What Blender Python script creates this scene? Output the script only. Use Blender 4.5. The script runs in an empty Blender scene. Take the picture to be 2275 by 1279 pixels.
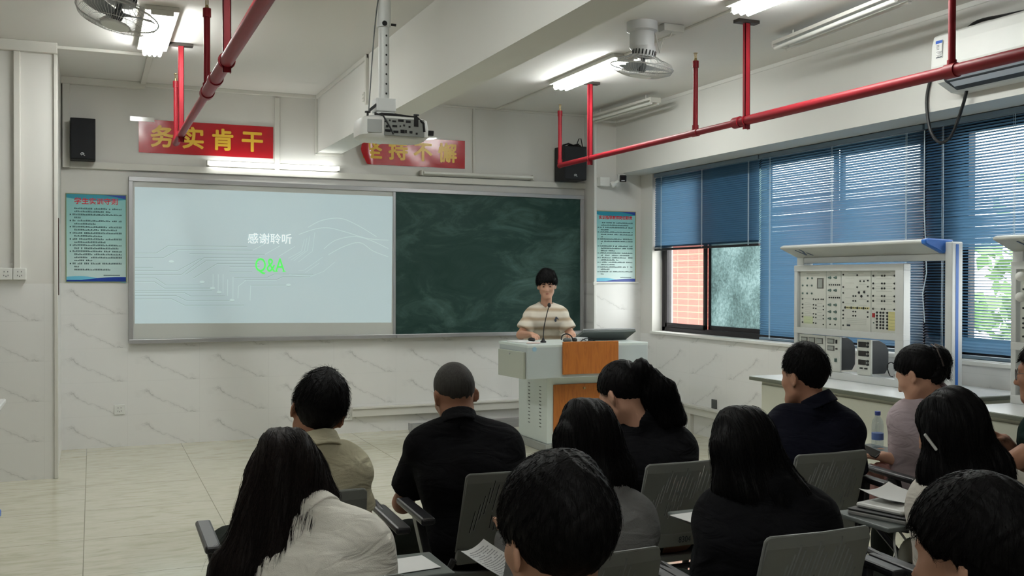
import bpy, bmesh, math, random
import numpy as np
from mathutils import Vector, Matrix

SC = bpy.context.scene
COL = SC.collection
random.seed(7)
RNG = np.random.RandomState(11)

# ------------------------------------------------------------------ camera, world, exposure
FPX = 2219.0
YAW, PITCH, ROLL = math.radians(22.807), math.radians(-0.5097), math.radians(0.1067)
cam_d = bpy.data.cameras.new('camera')
cam = bpy.data.objects.new('camera', cam_d)
COL.objects.link(cam)
_f = Vector((math.sin(YAW) * math.cos(PITCH), math.cos(YAW) * math.cos(PITCH), math.sin(PITCH)))
_r = Vector((math.cos(YAW), -math.sin(YAW), 0))
_u = _r.cross(_f)
_r2 = _r * math.cos(ROLL) + _u * math.sin(ROLL)
_u2 = -_r * math.sin(ROLL) + _u * math.cos(ROLL)
_m = Matrix((_r2, _u2, -_f)).transposed().to_4x4()
_m.translation = Vector((0, 0, 1.5))
cam.matrix_world = _m
cam_d.sensor_fit = 'HORIZONTAL'
cam_d.sensor_width = 36.0
cam_d.lens = 36.0 * FPX / 2275.0
cam_d.clip_start = 0.05
SC.camera = cam

W = bpy.data.worlds.new('overcast_sky')
SC.world = W
W.use_nodes = True
_bg = W.node_tree.nodes['Background']
_bg.inputs[0].default_value = (1.0, 0.975, 0.97, 1)
_bg.inputs[1].default_value = 4.6

SC.view_settings.view_transform = 'Standard'
SC.view_settings.look = 'None'
SC.view_settings.gamma = 1.0
SC.view_settings.use_curve_mapping = False
SC.view_settings.exposure = 0.9
SC.cycles.max_bounces = 7
SC.cycles.diffuse_bounces = 4
SC.cycles.glossy_bounces = 3
SC.cycles.transmission_bounces = 4
SC.cycles.transparent_max_bounces = 8
SC.cycles.caustics_reflective = False
SC.cycles.caustics_refractive = False
SC.cycles.sample_clamp_indirect = 4.0

TUBE_POWER = 32.0          # emission strength of a lit fluorescent tube

# ------------------------------------------------------------------ materials
MATS = {}

def srgb(r, g, b):
    def c(v):
        v /= 255.0
        return v / 12.92 if v <= 0.04045 else ((v + 0.055) / 1.055) ** 2.4
    return (c(r), c(g), c(b), 1.0)

def newmat(name):
    m = bpy.data.materials.new(name)
    m.use_nodes = True
    MATS[name] = m
    return m, m.node_tree.nodes, m.node_tree.links, m.node_tree.nodes['Principled BSDF']

def mat(name, col, rough=0.6, metal=0.0, spec=0.4, var=0.06, scale=8.0, bump=0.0, bscale=60.0, emit=0.0, coat=0.0):
    """plain surface with a slight procedural variation of tone"""
    if name in MATS:
        return MATS[name]
    m, N, L, P = newmat(name)
    if len(col) == 3:
        col = (*col, 1)
    P.inputs['Roughness'].default_value = rough
    P.inputs['Metallic'].default_value = metal
    P.inputs['Specular IOR Level'].default_value = spec
    P.inputs['Coat Weight'].default_value = coat
    tc = N.new('ShaderNodeTexCoord')
    nz = N.new('ShaderNodeTexNoise')
    nz.inputs['Scale'].default_value = scale
    nz.inputs['Detail'].default_value = 3
    L.new(tc.outputs['Object'], nz.inputs['Vector'])
    mx = N.new('ShaderNodeMix')
    mx.data_type = 'RGBA'
    mx.inputs[6].default_value = tuple(min(1, c * (1 + var)) for c in col[:3]) + (1,)
    mx.inputs[7].default_value = tuple(c * (1 - var) for c in col[:3]) + (1,)
    L.new(nz.outputs['Fac'], mx.inputs[0])
    L.new(mx.outputs[2], P.inputs['Base Color'])
    if bump > 0:
        n2 = N.new('ShaderNodeTexNoise')
        n2.inputs['Scale'].default_value = bscale
        L.new(tc.outputs['Object'], n2.inputs['Vector'])
        b = N.new('ShaderNodeBump')
        b.inputs['Strength'].default_value = bump
        b.inputs['Distance'].default_value = 0.01
        L.new(n2.outputs['Fac'], b.inputs['Height'])
        L.new(b.outputs[0], P.inputs['Normal'])
    if emit > 0:
        P.inputs['Emission Color'].default_value = col
        P.inputs['Emission Strength'].default_value = emit
    return m

def math_node(N, L, op, a, b=None, c=None):
    n = N.new('ShaderNodeMath')
    n.operation = op
    for i, v in enumerate((a, b, c)):
        if v is None:
            continue
        if isinstance(v, (int, float)):
            n.inputs[i].default_value = v
        else:
            L.new(v, n.inputs[i])
    return n.outputs[0]

def mixcol(N, L, fac, a, b):
    n = N.new('ShaderNodeMix')
    n.data_type = 'RGBA'
    for i, v in ((0, fac), (6, a), (7, b)):
        if isinstance(v, (int, float)):
            n.inputs[i].default_value = v
        elif isinstance(v, tuple):
            n.inputs[i].default_value = v
        else:
            L.new(v, n.inputs[i])
    return n.outputs[2]

def ramp(N, L, fac, stops):
    n = N.new('ShaderNodeValToRGB')
    e = n.color_ramp.elements
    while len(e) < len(stops):
        e.new(0.5)
    for el, (p, c) in zip(e, stops):
        el.position = p
        el.color = c if len(c) == 4 else (*c, 1)
    L.new(fac, n.inputs[0])
    return n.outputs[0]

def combine(N, L, x, y, z):
    n = N.new('ShaderNodeCombineXYZ')
    for i, v in enumerate((x, y, z)):
        if isinstance(v, (int, float)):
            n.inputs[i].default_value = v
        else:
            L.new(v, n.inputs[i])
    return n.outputs[0]

def wall_mat(name, axis, top=1.46, paint=srgb(220, 218, 213), tile=srgb(230, 229, 227), tw=0.62, th=0.30, seam=True):
    """painted wall above, marble-look glazed tile below the height `top`; axis = horizontal coordinate"""
    m, N, L, P = newmat(name)
    tc = N.new('ShaderNodeTexCoord')
    sp = N.new('ShaderNodeSeparateXYZ')
    L.new(tc.outputs['Object'], sp.inputs[0])
    h = sp.outputs[0 if axis == 'x' else 1]
    z = sp.outputs[2]
    fu = math_node(N, L, 'FRACT', math_node(N, L, 'DIVIDE', math_node(N, L, 'ADD', h, 20.17), tw))
    fv = math_node(N, L, 'FRACT', math_node(N, L, 'DIVIDE', math_node(N, L, 'ADD', z, 0.02), th))
    # vein printed the same way on every tile
    u = math_node(N, L, 'MULTIPLY', fu, tw)
    v = math_node(N, L, 'MULTIPLY', fv, th)
    loc = combine(N, L, u, v, 0.0)
    nz = N.new('ShaderNodeTexNoise'); nz.inputs['Scale'].default_value = 7.0; nz.inputs['Detail'].default_value = 5
    L.new(loc, nz.inputs['Vector'])
    wob = math_node(N, L, 'MULTIPLY', math_node(N, L, 'SUBTRACT', nz.outputs['Fac'], 0.5), 0.30)
    line = math_node(N, L, 'ABSOLUTE', math_node(N, L, 'ADD', math_node(N, L, 'ADD', v, math_node(N, L, 'MULTIPLY', u, 0.42)), math_node(N, L, 'SUBTRACT', wob, 0.24)))
    n2 = N.new('ShaderNodeTexNoise'); n2.inputs['Scale'].default_value = 5.0; n2.inputs['Detail'].default_value = 2
    L.new(combine(N, L, math_node(N, L, 'ADD', u, 3.1), v, 0.0), n2.inputs['Vector'])
    vein = math_node(N, L, 'MULTIPLY', ramp(N, L, line, [(0.0, (1, 1, 1)), (0.008, (0.22, 0.22, 0.22)), (0.04, (0, 0, 0))]),
                     ramp(N, L, n2.outputs['Fac'], [(0.44, (0, 0, 0)), (0.62, (1, 1, 1))]))
    n3 = N.new('ShaderNodeTexNoise'); n3.inputs['Scale'].default_value = 2.2; n3.inputs['Detail'].default_value = 4
    L.new(tc.outputs['Object'], n3.inputs['Vector'])
    base = mixcol(N, L, n3.outputs['Fac'], tile, tuple(c * 0.93 for c in tile[:3]) + (1,))
    tcol = mixcol(N, L, math_node(N, L, 'MULTIPLY', vein, 0.6), base, srgb(110, 108, 104))
    gu = math_node(N, L, 'LESS_THAN', math_node(N, L, 'ABSOLUTE', math_node(N, L, 'SUBTRACT', fu, 0.5)), 0.4975)
    gv = math_node(N, L, 'LESS_THAN', math_node(N, L, 'ABSOLUTE', math_node(N, L, 'SUBTRACT', fv, 0.5)), 0.496)
    g = math_node(N, L, 'MULTIPLY', gu, gv)
    tcol = mixcol(N, L, g, tuple(c * 0.88 for c in tile[:3]) + (1,), tcol)
    n4 = N.new('ShaderNodeTexNoise'); n4.inputs['Scale'].default_value = 1.1; n4.inputs['Detail'].default_value = 5
    L.new(tc.outputs['Object'], n4.inputs['Vector'])
    pcol = mixcol(N, L, n4.outputs['Fac'], paint, tuple(c * 0.92 for c in paint[:3]) + (1,))
    istile = math_node(N, L, 'LESS_THAN', z, top)
    L.new(mixcol(N, L, istile, pcol, tcol), P.inputs['Base Color'])
    L.new(math_node(N, L, 'SUBTRACT', 0.62, math_node(N, L, 'MULTIPLY', istile, 0.34)), P.inputs['Roughness'])
    P.inputs['Specular IOR Level'].default_value = 0.4
    return m

def floor_mat():
    m, N, L, P = newmat('polished_floor_tile')
    tc = N.new('ShaderNodeTexCoord')
    sp = N.new('ShaderNodeSeparateXYZ')
    L.new(tc.outputs['Object'], sp.inputs[0])
    T = 0.79
    fx = math_node(N, L, 'FRACT', math_node(N, L, 'DIVIDE', math_node(N, L, 'ADD', sp.outputs[0], 0.045 + 20 * T), T))
    fy = math_node(N, L, 'FRACT', math_node(N, L, 'DIVIDE', math_node(N, L, 'ADD', sp.outputs[1], 0.11 + 20 * T), T))
    ix = math_node(N, L, 'FLOOR', math_node(N, L, 'DIVIDE', math_node(N, L, 'ADD', sp.outputs[0], 0.045 + 20 * T), T))
    iy = math_node(N, L, 'FLOOR', math_node(N, L, 'DIVIDE', math_node(N, L, 'ADD', sp.outputs[1], 0.11 + 20 * T), T))
    loc = combine(N, L, math_node(N, L, 'ADD', math_node(N, L, 'MULTIPLY', sp.outputs[0], 3.2), math_node(N, L, 'MULTIPLY', ix, 7.3)),
                  math_node(N, L, 'ADD', math_node(N, L, 'MULTIPLY', sp.outputs[1], 11.0), math_node(N, L, 'MULTIPLY', iy, 3.7)), 0.0)
    nz = N.new('ShaderNodeTexNoise'); nz.inputs['Scale'].default_value = 1.3; nz.inputs['Detail'].default_value = 6; nz.inputs['Roughness'].default_value = 0.6
    nz.inputs['Distortion'].default_value = 0.6
    L.new(loc, nz.inputs['Vector'])
    c = ramp(N, L, nz.outputs['Fac'], [(0.28, srgb(188, 184, 160)), (0.45, srgb(206, 202, 181)), (0.58, srgb(215, 211, 193)), (0.74, srgb(196, 191, 167))])
    e = 0.0028
    gx = math_node(N, L, 'LESS_THAN', math_node(N, L, 'ABSOLUTE', math_node(N, L, 'SUBTRACT', fx, 0.5)), 0.5 - e)
    gy = math_node(N, L, 'LESS_THAN', math_node(N, L, 'ABSOLUTE', math_node(N, L, 'SUBTRACT', fy, 0.5)), 0.5 - e)
    g = math_node(N, L, 'MULTIPLY', gx, gy)
    L.new(mixcol(N, L, g, srgb(140, 136, 118), c), P.inputs['Base Color'])
    P.inputs['Roughness'].default_value = 0.12
    P.inputs['Specular IOR Level'].default_value = 0.5
    return m

def stripes_mat(name, light, dark, period, phase, axis=2):
    m, N, L, P = newmat(name)
    tc = N.new('ShaderNodeTexCoord')
    sp = N.new('ShaderNodeSeparateXYZ')
    L.new(tc.outputs['Object'], sp.inputs[0])
    nz = N.new('ShaderNodeTexNoise'); nz.inputs['Scale'].default_value = 9
    L.new(tc.outputs['Object'], nz.inputs['Vector'])
    w = math_node(N, L, 'ADD', sp.outputs[axis], math_node(N, L, 'MULTIPLY', nz.outputs['Fac'], 0.02))
    s = math_node(N, L, 'SINE', math_node(N, L, 'MULTIPLY', math_node(N, L, 'ADD', w, phase), 2 * math.pi / period))
    f = ramp(N, L, math_node(N, L, 'MULTIPLY_ADD', s, 0.5, 0.5), [(0.35, (0, 0, 0)), (1.0, (1, 1, 1))])
    L.new(mixcol(N, L, f, light, dark), P.inputs['Base Color'])
    P.inputs['Roughness'].default_value = 0.9
    P.inputs['Specular IOR Level'].default_value = 0.1
    return m

def wood_mat(name, c1, c2):
    m, N, L, P = newmat(name)
    tc = N.new('ShaderNodeTexCoord')
    mp = N.new('ShaderNodeMapping')
    mp.inputs['Scale'].default_value = (9, 9, 0.9)
    L.new(tc.outputs['Object'], mp.inputs[0])
    nz = N.new('ShaderNodeTexNoise'); nz.inputs['Scale'].default_value = 3.0; nz.inputs['Detail'].default_value = 6; nz.inputs['Distortion'].default_value = 1.4
    L.new(mp.outputs[0], nz.inputs['Vector'])
    L.new(ramp(N, L, nz.outputs['Fac'], [(0.3, c2), (0.5, c1), (0.62, c2), (0.7, c1)]), P.inputs['Base Color'])
    P.inputs['Roughness'].default_value = 0.35
    return m

def chalk_mat():
    m, N, L, P = newmat('green_chalkboard')
    tc = N.new('ShaderNodeTexCoord')
    mp = N.new('ShaderNodeMapping')
    mp.inputs['Scale'].default_value = (1.0, 1.0, 2.2)
    mp.inputs['Rotation'].default_value = (0, 0.5, 0)
    L.new(tc.outputs['Object'], mp.inputs[0])
    nz = N.new('ShaderNodeTexNoise'); nz.inputs['Scale'].default_value = 1.7; nz.inputs['Detail'].default_value = 9; nz.inputs['Roughness'].default_value = 0.68; nz.inputs['Distortion'].default_value = 1.2
    L.new(mp.outputs[0], nz.inputs['Vector'])
    L.new(ramp(N, L, nz.outputs['Fac'], [(0.3, srgb(18, 50, 42)), (0.5, srgb(34, 60, 55)), (0.64, srgb(58, 84, 78)), (0.8, srgb(90, 110, 104))]), P.inputs['Base Color'])
    P.inputs['Roughness'].default_value = 0.55
    P.inputs['Specular IOR Level'].default_value = 0.25
    return m

def frosted_mat():
    m, N, L, P = newmat('frosted_dusty_glass')
    out = N['Material Output']
    tc = N.new('ShaderNodeTexCoord')
    nz = N.new('ShaderNodeTexNoise'); nz.inputs['Scale'].default_value = 46; nz.inputs['Detail'].default_value = 6; nz.inputs['Roughness'].default_value = 0.7
    L.new(tc.outputs['Object'], nz.inputs['Vector'])
    big = N.new('ShaderNodeTexNoise'); big.inputs['Scale'].default_value = 2.6; big.inputs['Detail'].default_value = 2
    L.new(tc.outputs['Object'], big.inputs['Vector'])
    f = math_node(N, L, 'MULTIPLY_ADD', big.outputs['Fac'], 0.4, math_node(N, L, 'MULTIPLY', nz.outputs['Fac'], 0.65))
    c = ramp(N, L, f, [(0.36, srgb(98, 110, 110)), (0.52, srgb(130, 147, 147)), (0.66, srgb(158, 174, 175))])
    tr = N.new('ShaderNodeBsdfTranslucent'); L.new(c, tr.inputs[0])
    gl = N.new('ShaderNodeBsdfGlossy'); gl.inputs['Roughness'].default_value = 0.3
    ms = N.new('ShaderNodeMixShader'); ms.inputs[0].default_value = 0.06
    L.new(tr.outputs[0], ms.inputs[1]); L.new(gl.outputs[0], ms.inputs[2])
    L.new(ms.outputs[0], out.inputs[0])
    return m

def glass_mat(name='clear_glass', tint=(0.95, 0.98, 0.97, 1), refl=0.07):
    m, N, L, P = newmat(name)
    out = N['Material Output']
    tr = N.new('ShaderNodeBsdfTransparent'); tr.inputs[0].default_value = tint
    gl = N.new('ShaderNodeBsdfGlossy'); gl.inputs['Roughness'].default_value = 0.03
    ms = N.new('ShaderNodeMixShader'); ms.inputs[0].default_value = refl
    L.new(tr.outputs[0], ms.inputs[1]); L.new(gl.outputs[0], ms.inputs[2])
    L.new(ms.outputs[0], out.inputs[0])
    return m

def slat_mat():
    m, N, L, P = newmat('blue_blind_slat')
    out = N['Material Output']
    P.inputs['Roughness'].default_value = 0.28
    P.inputs['Specular IOR Level'].default_value = 0.7
    tc = N.new('ShaderNodeTexCoord')
    nz = N.new('ShaderNodeTexNoise'); nz.inputs['Scale'].default_value = 1.3
    L.new(tc.outputs['Object'], nz.inputs['Vector'])
    L.new(mixcol(N, L, nz.outputs['Fac'], srgb(48, 82, 112), srgb(56, 92, 124)), P.inputs['Base Color'])
    tr = N.new('ShaderNodeBsdfTranslucent'); tr.inputs[0].default_value = srgb(98, 136, 166)
    ms = N.new('ShaderNodeMixShader'); ms.inputs[0].default_value = 0.36
    L.new(P.outputs[0], ms.inputs[1]); L.new(tr.outputs[0], ms.inputs[2])
    L.new(ms.outputs[0], out.inputs[0])
    return m

def facade_mat():
    m, N, L, P = newmat('orange_facade_tile')
    tc = N.new('ShaderNodeTexCoord')
    sp = N.new('ShaderNodeSeparateXYZ')
    L.new(tc.outputs['Object'], sp.inputs[0])
    fy = math_node(N, L, 'FRACT', math_node(N, L, 'DIVIDE', math_node(N, L, 'ADD', math_node(N, L, 'ADD', sp.outputs[1], sp.outputs[0]), 50), 0.30))
    fz = math_node(N, L, 'FRACT', math_node(N, L, 'DIVIDE', math_node(N, L, 'ADD', sp.outputs[2], 50), 0.10))
    gy = math_node(N, L, 'LESS_THAN', fy, 0.95)
    gz = math_node(N, L, 'LESS_THAN', fz, 0.86)
    nz = N.new('ShaderNodeTexNoise'); nz.inputs['Scale'].default_value = 1.5
    L.new(tc.outputs['Object'], nz.inputs['Vector'])
    c = mixcol(N, L, nz.outputs['Fac'], srgb(128, 54, 38), srgb(120, 48, 34))
    L.new(mixcol(N, L, math_node(N, L, 'MULTIPLY', gy, gz), srgb(146, 90, 68), c), P.inputs['Base Color'])
    P.inputs['Roughness'].default_value = 0.6
    return m

def hair_mat(name, col, rough=0.5):
    m, N, L, P = newmat(name)
    tc = N.new('ShaderNodeTexCoord')
    mp = N.new('ShaderNodeMapping'); mp.inputs['Scale'].default_value = (110, 110, 9)
    L.new(tc.outputs['Object'], mp.inputs[0])
    nz = N.new('ShaderNodeTexNoise'); nz.inputs['Scale'].default_value = 2.0; nz.inputs['Detail'].default_value = 3
    L.new(mp.outputs[0], nz.inputs['Vector'])
    L.new(mixcol(N, L, nz.outputs['Fac'], tuple(c * 0.5 for c in col[:3]) + (1,), tuple(min(1, c * 1.6) for c in col[:3]) + (1,)), P.inputs['Base Color'])
    b = N.new('ShaderNodeBump'); b.inputs['Strength'].default_value = 0.35; b.inputs['Distance'].default_value = 0.004
    L.new(nz.outputs['Fac'], b.inputs['Height'])
    L.new(b.outputs[0], P.inputs['Normal'])
    P.inputs['Roughness'].default_value = rough
    P.inputs['Specular IOR Level'].default_value = 0.06
    return m

def cloth_mat(name, col, var=0.1, scale=14, weave=0.25):
    m = mat(name, col, rough=0.92, spec=0.12, var=var, scale=scale)
    N, L = m.node_tree.nodes, m.node_tree.links
    tc = N.new('ShaderNodeTexCoord')
    mp = N.new('ShaderNodeMapping'); mp.inputs['Rotation'].default_value = (0.5, 0.6, 0.3); mp.inputs['Scale'].default_value = (1.0, 1.0, 2.6)
    L.new(tc.outputs['Object'], mp.inputs[0])
    fold = N.new('ShaderNodeTexNoise'); fold.inputs['Scale'].default_value = 7.0; fold.inputs['Detail'].default_value = 2.5; fold.inputs['Distortion'].default_value = 1.2
    L.new(mp.outputs[0], fold.inputs['Vector'])
    b1 = N.new('ShaderNodeBump'); b1.inputs['Strength'].default_value = 0.55; b1.inputs['Distance'].default_value = 0.03
    L.new(fold.outputs['Fac'], b1.inputs['Height'])
    wv = N.new('ShaderNodeTexNoise'); wv.inputs['Scale'].default_value = 420
    L.new(tc.outputs['Object'], wv.inputs['Vector'])
    b2 = N.new('ShaderNodeBump'); b2.inputs['Strength'].default_value = weave; b2.inputs['Distance'].default_value = 0.004
    L.new(wv.outputs['Fac'], b2.inputs['Height']); L.new(b1.outputs[0], b2.inputs['Normal'])
    L.new(b2.outputs[0], N['Principled BSDF'].inputs['Normal'])
    return m

M_PAINT = mat('white_paint', srgb(214, 211, 203), rough=0.7, var=0.03, scale=1.2)
M_CEIL = mat('ceiling_paint', srgb(220, 218, 214), rough=0.8, var=0.03, scale=0.9)
M_BEAM = mat('beam_paint', srgb(222, 221, 216), rough=0.75, var=0.02, scale=0.9)
M_BEAM_DIMMED = mat('beam_paint_dimmed', srgb(210, 209, 204), rough=0.75, var=0.02, scale=0.9)  # same paint as the middle beam, colour darkened to offset strong lamp light
M_TRIM = mat('ivory_plastic', srgb(212, 210, 203), rough=0.5, var=0.03)
M_WHITE = mat('white_plastic', srgb(222, 222, 218), rough=0.4, var=0.03)
M_ALU = mat('brushed_aluminium', srgb(178, 178, 180), rough=0.38, metal=0.7, var=0.05)
M_BLACK = mat('black_plastic', srgb(20, 20, 22), rough=0.5)
M_BLACKMETAL = mat('black_metal', srgb(22, 22, 24), rough=0.35, spec=0.5)
M_RED = mat('red_pipe_paint', srgb(134, 22, 34), rough=0.46, spec=0.28, var=0.12)
M_DARKIRON = mat('dark_bracket_steel', srgb(48, 42, 38), rough=0.5)
M_BRASS = mat('brass', srgb(170, 150, 110), rough=0.35, metal=0.9)
M_GREY = mat('grey_plastic', srgb(78, 80, 80), rough=0.5, var=0.04)
M_SEAT = mat('grey_chair_plastic', srgb(116, 118, 114), rough=0.42, spec=0.45, var=0.04)
M_LEGS = mat('dark_chair_metal', srgb(34, 34, 38), rough=0.35, spec=0.5)
M_TUBE = mat('lit_tube', (0.965, 1.0, 0.975, 1), emit=TUBE_POWER, var=0)
M_TUBE2 = mat('lit_board_tube', (0.965, 1.0, 0.975, 1), emit=TUBE_POWER * 0.17, var=0)
M_TUBEOFF = mat('unlit_tube', srgb(226, 226, 220), rough=0.3)
M_PAPER = mat('paper', srgb(226, 226, 224), rough=0.8, var=0.02)
M_INK = mat('printed_ink', srgb(34, 44, 52), rough=0.8)
M_LGREY = mat('light_grey_laminate', srgb(206, 208, 207), rough=0.4, var=0.03)
M_WHITEMETAL = mat('white_powder_coat', srgb(214, 216, 214), rough=0.4, var=0.02)
M_DARKGLASS = mat('dark_glass', srgb(14, 14, 16), rough=0.08, spec=0.6)
M_SKIN = mat('skin', srgb(196, 150, 126), rough=0.55, spec=0.35, var=0.06, scale=20)
M_SKIN2 = mat('tan_skin', srgb(166, 120, 96), rough=0.55, spec=0.35, var=0.06, scale=20)

# ------------------------------------------------------------------ mesh builder
class B:
    def __init__(s):
        s.v, s.f, s.m, s.mats = [], [], [], []
        s.cur = 0

    def use(s, material):
        if material not in s.mats:
            s.mats.append(material)
        s.cur = s.mats.index(material)
        return s

    def add(s, verts, faces):
        o = len(s.v)
        s.v += [tuple(map(float, p)) for p in verts]
        s.f += [tuple(i + o for i in f) for f in faces]
        s.m += [s.cur] * len(faces)
        return s

    def box(s, lo, hi):
        (a, b, c), (d, e, f) = lo, hi
        return s.add([(a, b, c), (d, b, c), (d, e, c), (a, e, c), (a, b, f), (d, b, f), (d, e, f), (a, e, f)],
                     [(0, 3, 2, 1), (4, 5, 6, 7), (0, 1, 5, 4), (1, 2, 6, 5), (2, 3, 7, 6), (3, 0, 4, 7)])

    def hexa(s, p):
        return s.add(p, [(0, 3, 2, 1), (4, 5, 6, 7), (0, 1, 5, 4), (1, 2, 6, 5), (2, 3, 7, 6), (3, 0, 4, 7)])

    def obox(s, c, ax, ay, az):
        c, ax, ay, az = map(Vector, (c, ax, ay, az))
        pts = [c + ax * i + ay * j + az * k for k in (-1, 1) for (i, j) in ((-1, -1), (1, -1), (1, 1), (-1, 1))]
        return s.hexa(pts)

    def bar(s, a, b, w, h, up=(0, 0, 1)):
        a, b, up = Vector(a), Vector(b), Vector(up)
        d = (b - a).normalized()
        x = d.cross(up)
        if x.length < 1e-4:
            x = d.cross(Vector((1, 0, 0)))
        x.normalize()
        y = x.cross(d)
        pts = []
        for p in (a, b):
            for i, j in ((-1, -1), (1, -1), (1, 1), (-1, 1)):
                pts.append(p + x * (i * w / 2) + y * (j * h / 2))
        return s.hexa(pts)

    def prism(s, poly, vec):
        n = len(poly)
        vec = Vector(vec)
        pts = [Vector(p) for p in poly] + [Vector(p) + vec for p in poly]
        fs = [tuple(reversed(range(n))), tuple(range(n, 2 * n))]
        fs += [(i, (i + 1) % n, n + (i + 1) % n, n + i) for i in range(n)]
        return s.add(pts, fs)

    def cyl(s, a, b, r0, r1=None, seg=16, cap=True):
        r1 = r0 if r1 is None else r1
        return s.tube([a, b], [r0, r1], seg, cap)

    def tube(s, path, r, seg=10, cap=True):
        path = [Vector(p) for p in path]
        n = len(path)
        rs = r if isinstance(r, (list, tuple)) else [r] * n
        t0 = (path[1] - path[0]).normalized()
        x = t0.cross(Vector((0, 0, 1)))
        if x.length < 1e-3:
            x = t0.cross(Vector((1, 0, 0)))
        x.normalize()
        vs, fs = [], []
        for i, p in enumerate(path):
            t = (path[min(i + 1, n - 1)] - path[max(i - 1, 0)]).normalized()
            x = (x - t * x.dot(t)).normalized()
            y = t.cross(x)
            for k in range(seg):
                a = 2 * math.pi * k / seg
                vs.append(p + (x * math.cos(a) + y * math.sin(a)) * rs[i])
        for i in range(n - 1):
            for k in range(seg):
                k2 = (k + 1) % seg
                fs.append((i * seg + k, i * seg + k2, (i + 1) * seg + k2, (i + 1) * seg + k))
        if cap:
            fs.append(tuple(reversed(range(seg))))
            fs.append(tuple(range((n - 1) * seg, n * seg)))
        return s.add(vs, fs)

    def lathe(s, c, prof, seg=24, axis=(0, 0, 1)):
        """prof: list of (radius, height) along axis from c"""
        c, axis = Vector(c), Vector(axis).normalized()
        x = axis.cross(Vector((1, 0, 0)))
        if x.length < 1e-3:
            x = axis.cross(Vector((0, 1, 0)))
        x.normalize()
        y = axis.cross(x)
        vs, fs = [], []
        for r, h in prof:
            for k in range(seg):
                a = 2 * math.pi * k / seg
                vs.append(c + axis * h + (x * math.cos(a) + y * math.sin(a)) * max(r, 1e-5))
        for i in range(len(prof) - 1):
            for k in range(seg):
                k2 = (k + 1) % seg
                fs.append((i * seg + k, i * seg + k2, (i + 1) * seg + k2, (i + 1) * seg + k))
        fs.append(tuple(reversed(range(seg))))
        fs.append(tuple(range((len(prof) - 1) * seg, len(prof) * seg)))
        return s.add(vs, fs)

    def ring(s, c, R, r, axis=(0, 0, 1), seg=32, n=6):
        c, axis = Vector(c), Vector(axis).normalized()
        x = axis.cross(Vector((1, 0, 0)))
        if x.length < 1e-3:
            x = axis.cross(Vector((0, 1, 0)))
        x.normalize()
        y = axis.cross(x)
        vs, fs = [], []
        for i in range(seg):
            a = 2 * math.pi * i / seg
            d = x * math.cos(a) + y * math.sin(a)
            for k in range(n):
                b = 2 * math.pi * k / n
                vs.append(c + d * (R + r * math.cos(b)) + axis * (r * math.sin(b)))
        for i in range(seg):
            for k in range(n):
                fs.append((i * n + k, ((i + 1) % seg) * n + k, ((i + 1) % seg) * n + (k + 1) % n, i * n + (k + 1) % n))
        return s.add(vs, fs)

    def ball(s, c, r, seg=12, rings=8):
        rx, ry, rz = (r, r, r) if isinstance(r, (int, float)) else r
        vs, fs = [], []
        for i in range(rings + 1):
            t = math.pi * i / rings
            for k in range(seg):
                a = 2 * math.pi * k / seg
                vs.append((c[0] + rx * math.sin(t) * math.cos(a), c[1] + ry * math.sin(t) * math.sin(a), c[2] + rz * math.cos(t)))
        for i in range(rings):
            for k in range(seg):
                k2 = (k + 1) % seg
                fs.append((i * seg + k, (i + 1) * seg + k, (i + 1) * seg + k2, i * seg + k2))
        return s.add(vs, fs)

    def text(s, body, fn, size=1.0, bold=0.0, ext=0.0, align='CENTER', sx=1.0):
        """fn maps flat text coordinates (x, y, z) to a point"""
        c = bpy.data.curves.new('text', 'FONT')
        c.body = body
        c.size = size
        c.align_x = align
        c.extrude = ext
        c.resolution_u = 3
        o = bpy.data.objects.new('text', c)
        COL.objects.link(o)
        dg = bpy.context.evaluated_depsgraph_get()
        me = bpy.data.meshes.new_from_object(o.evaluated_get(dg))
        co = [(v.co.x * sx, v.co.y, v.co.z) for v in me.vertices]
        f0 = [tuple(p.vertices) for p in me.polygons]
        vs, fs = [], []
        shifts = [(0, 0)]
        if bold > 0:      # heavier strokes: the glyph repeated a little to each side
            for r in ((bold,) if bold < .003 else (bold * .55, bold)):
                shifts += [(r * math.cos(a), r * math.sin(a)) for a in [k * math.pi / 4 for k in range(8)]]
        for i, (dx, dy) in enumerate(shifts):
            fs += [tuple(q + len(vs) for q in f) for f in f0]
            vs += [fn(x + dx, y + dy, z + i * 4e-6) for x, y, z in co]
        bpy.data.objects.remove(o)
        bpy.data.curves.remove(c)
        bpy.data.meshes.remove(me)
        return s.add(vs, fs)

    def build(s, name, material=None, parent=None, smooth=False, bevel=0.0, seg=2, angle=40, fix=True):
        me = bpy.data.meshes.new(name)
        if parent is not None:
            off = world_loc(parent)
            vs = [(x - off[0], y - off[1], z - off[2]) for x, y, z in s.v]
        else:
            vs = s.v
        me.from_pydata(vs, [], s.f)
        mats = s.mats if s.mats else [material]
        for mm in mats:
            me.materials.append(mm)
        if s.mats:
            me.polygons.foreach_set('material_index', s.m)
        if fix or bevel > 0:
            bm = bmesh.new()
            bm.from_mesh(me)
            if fix:
                bmesh.ops.recalc_face_normals(bm, faces=bm.faces)
            if bevel > 0:
                es = [e for e in bm.edges if e.is_manifold and e.calc_face_angle(0) > math.radians(angle)]
                bmesh.ops.bevel(bm, geom=es, offset=bevel, segments=seg, profile=0.5, affect='EDGES', clamp_overlap=True)
            bm.to_mesh(me)
            bm.free()
        if smooth:
            me.polygons.foreach_set('use_smooth', [True] * len(me.polygons))
            if smooth != 'all':
                me.set_sharp_from_angle(angle=math.radians(35))
        me.update()
        o = bpy.data.objects.new(name, me)
        COL.objects.link(o)
        if parent is not None:
            o.parent = parent
        return o

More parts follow.
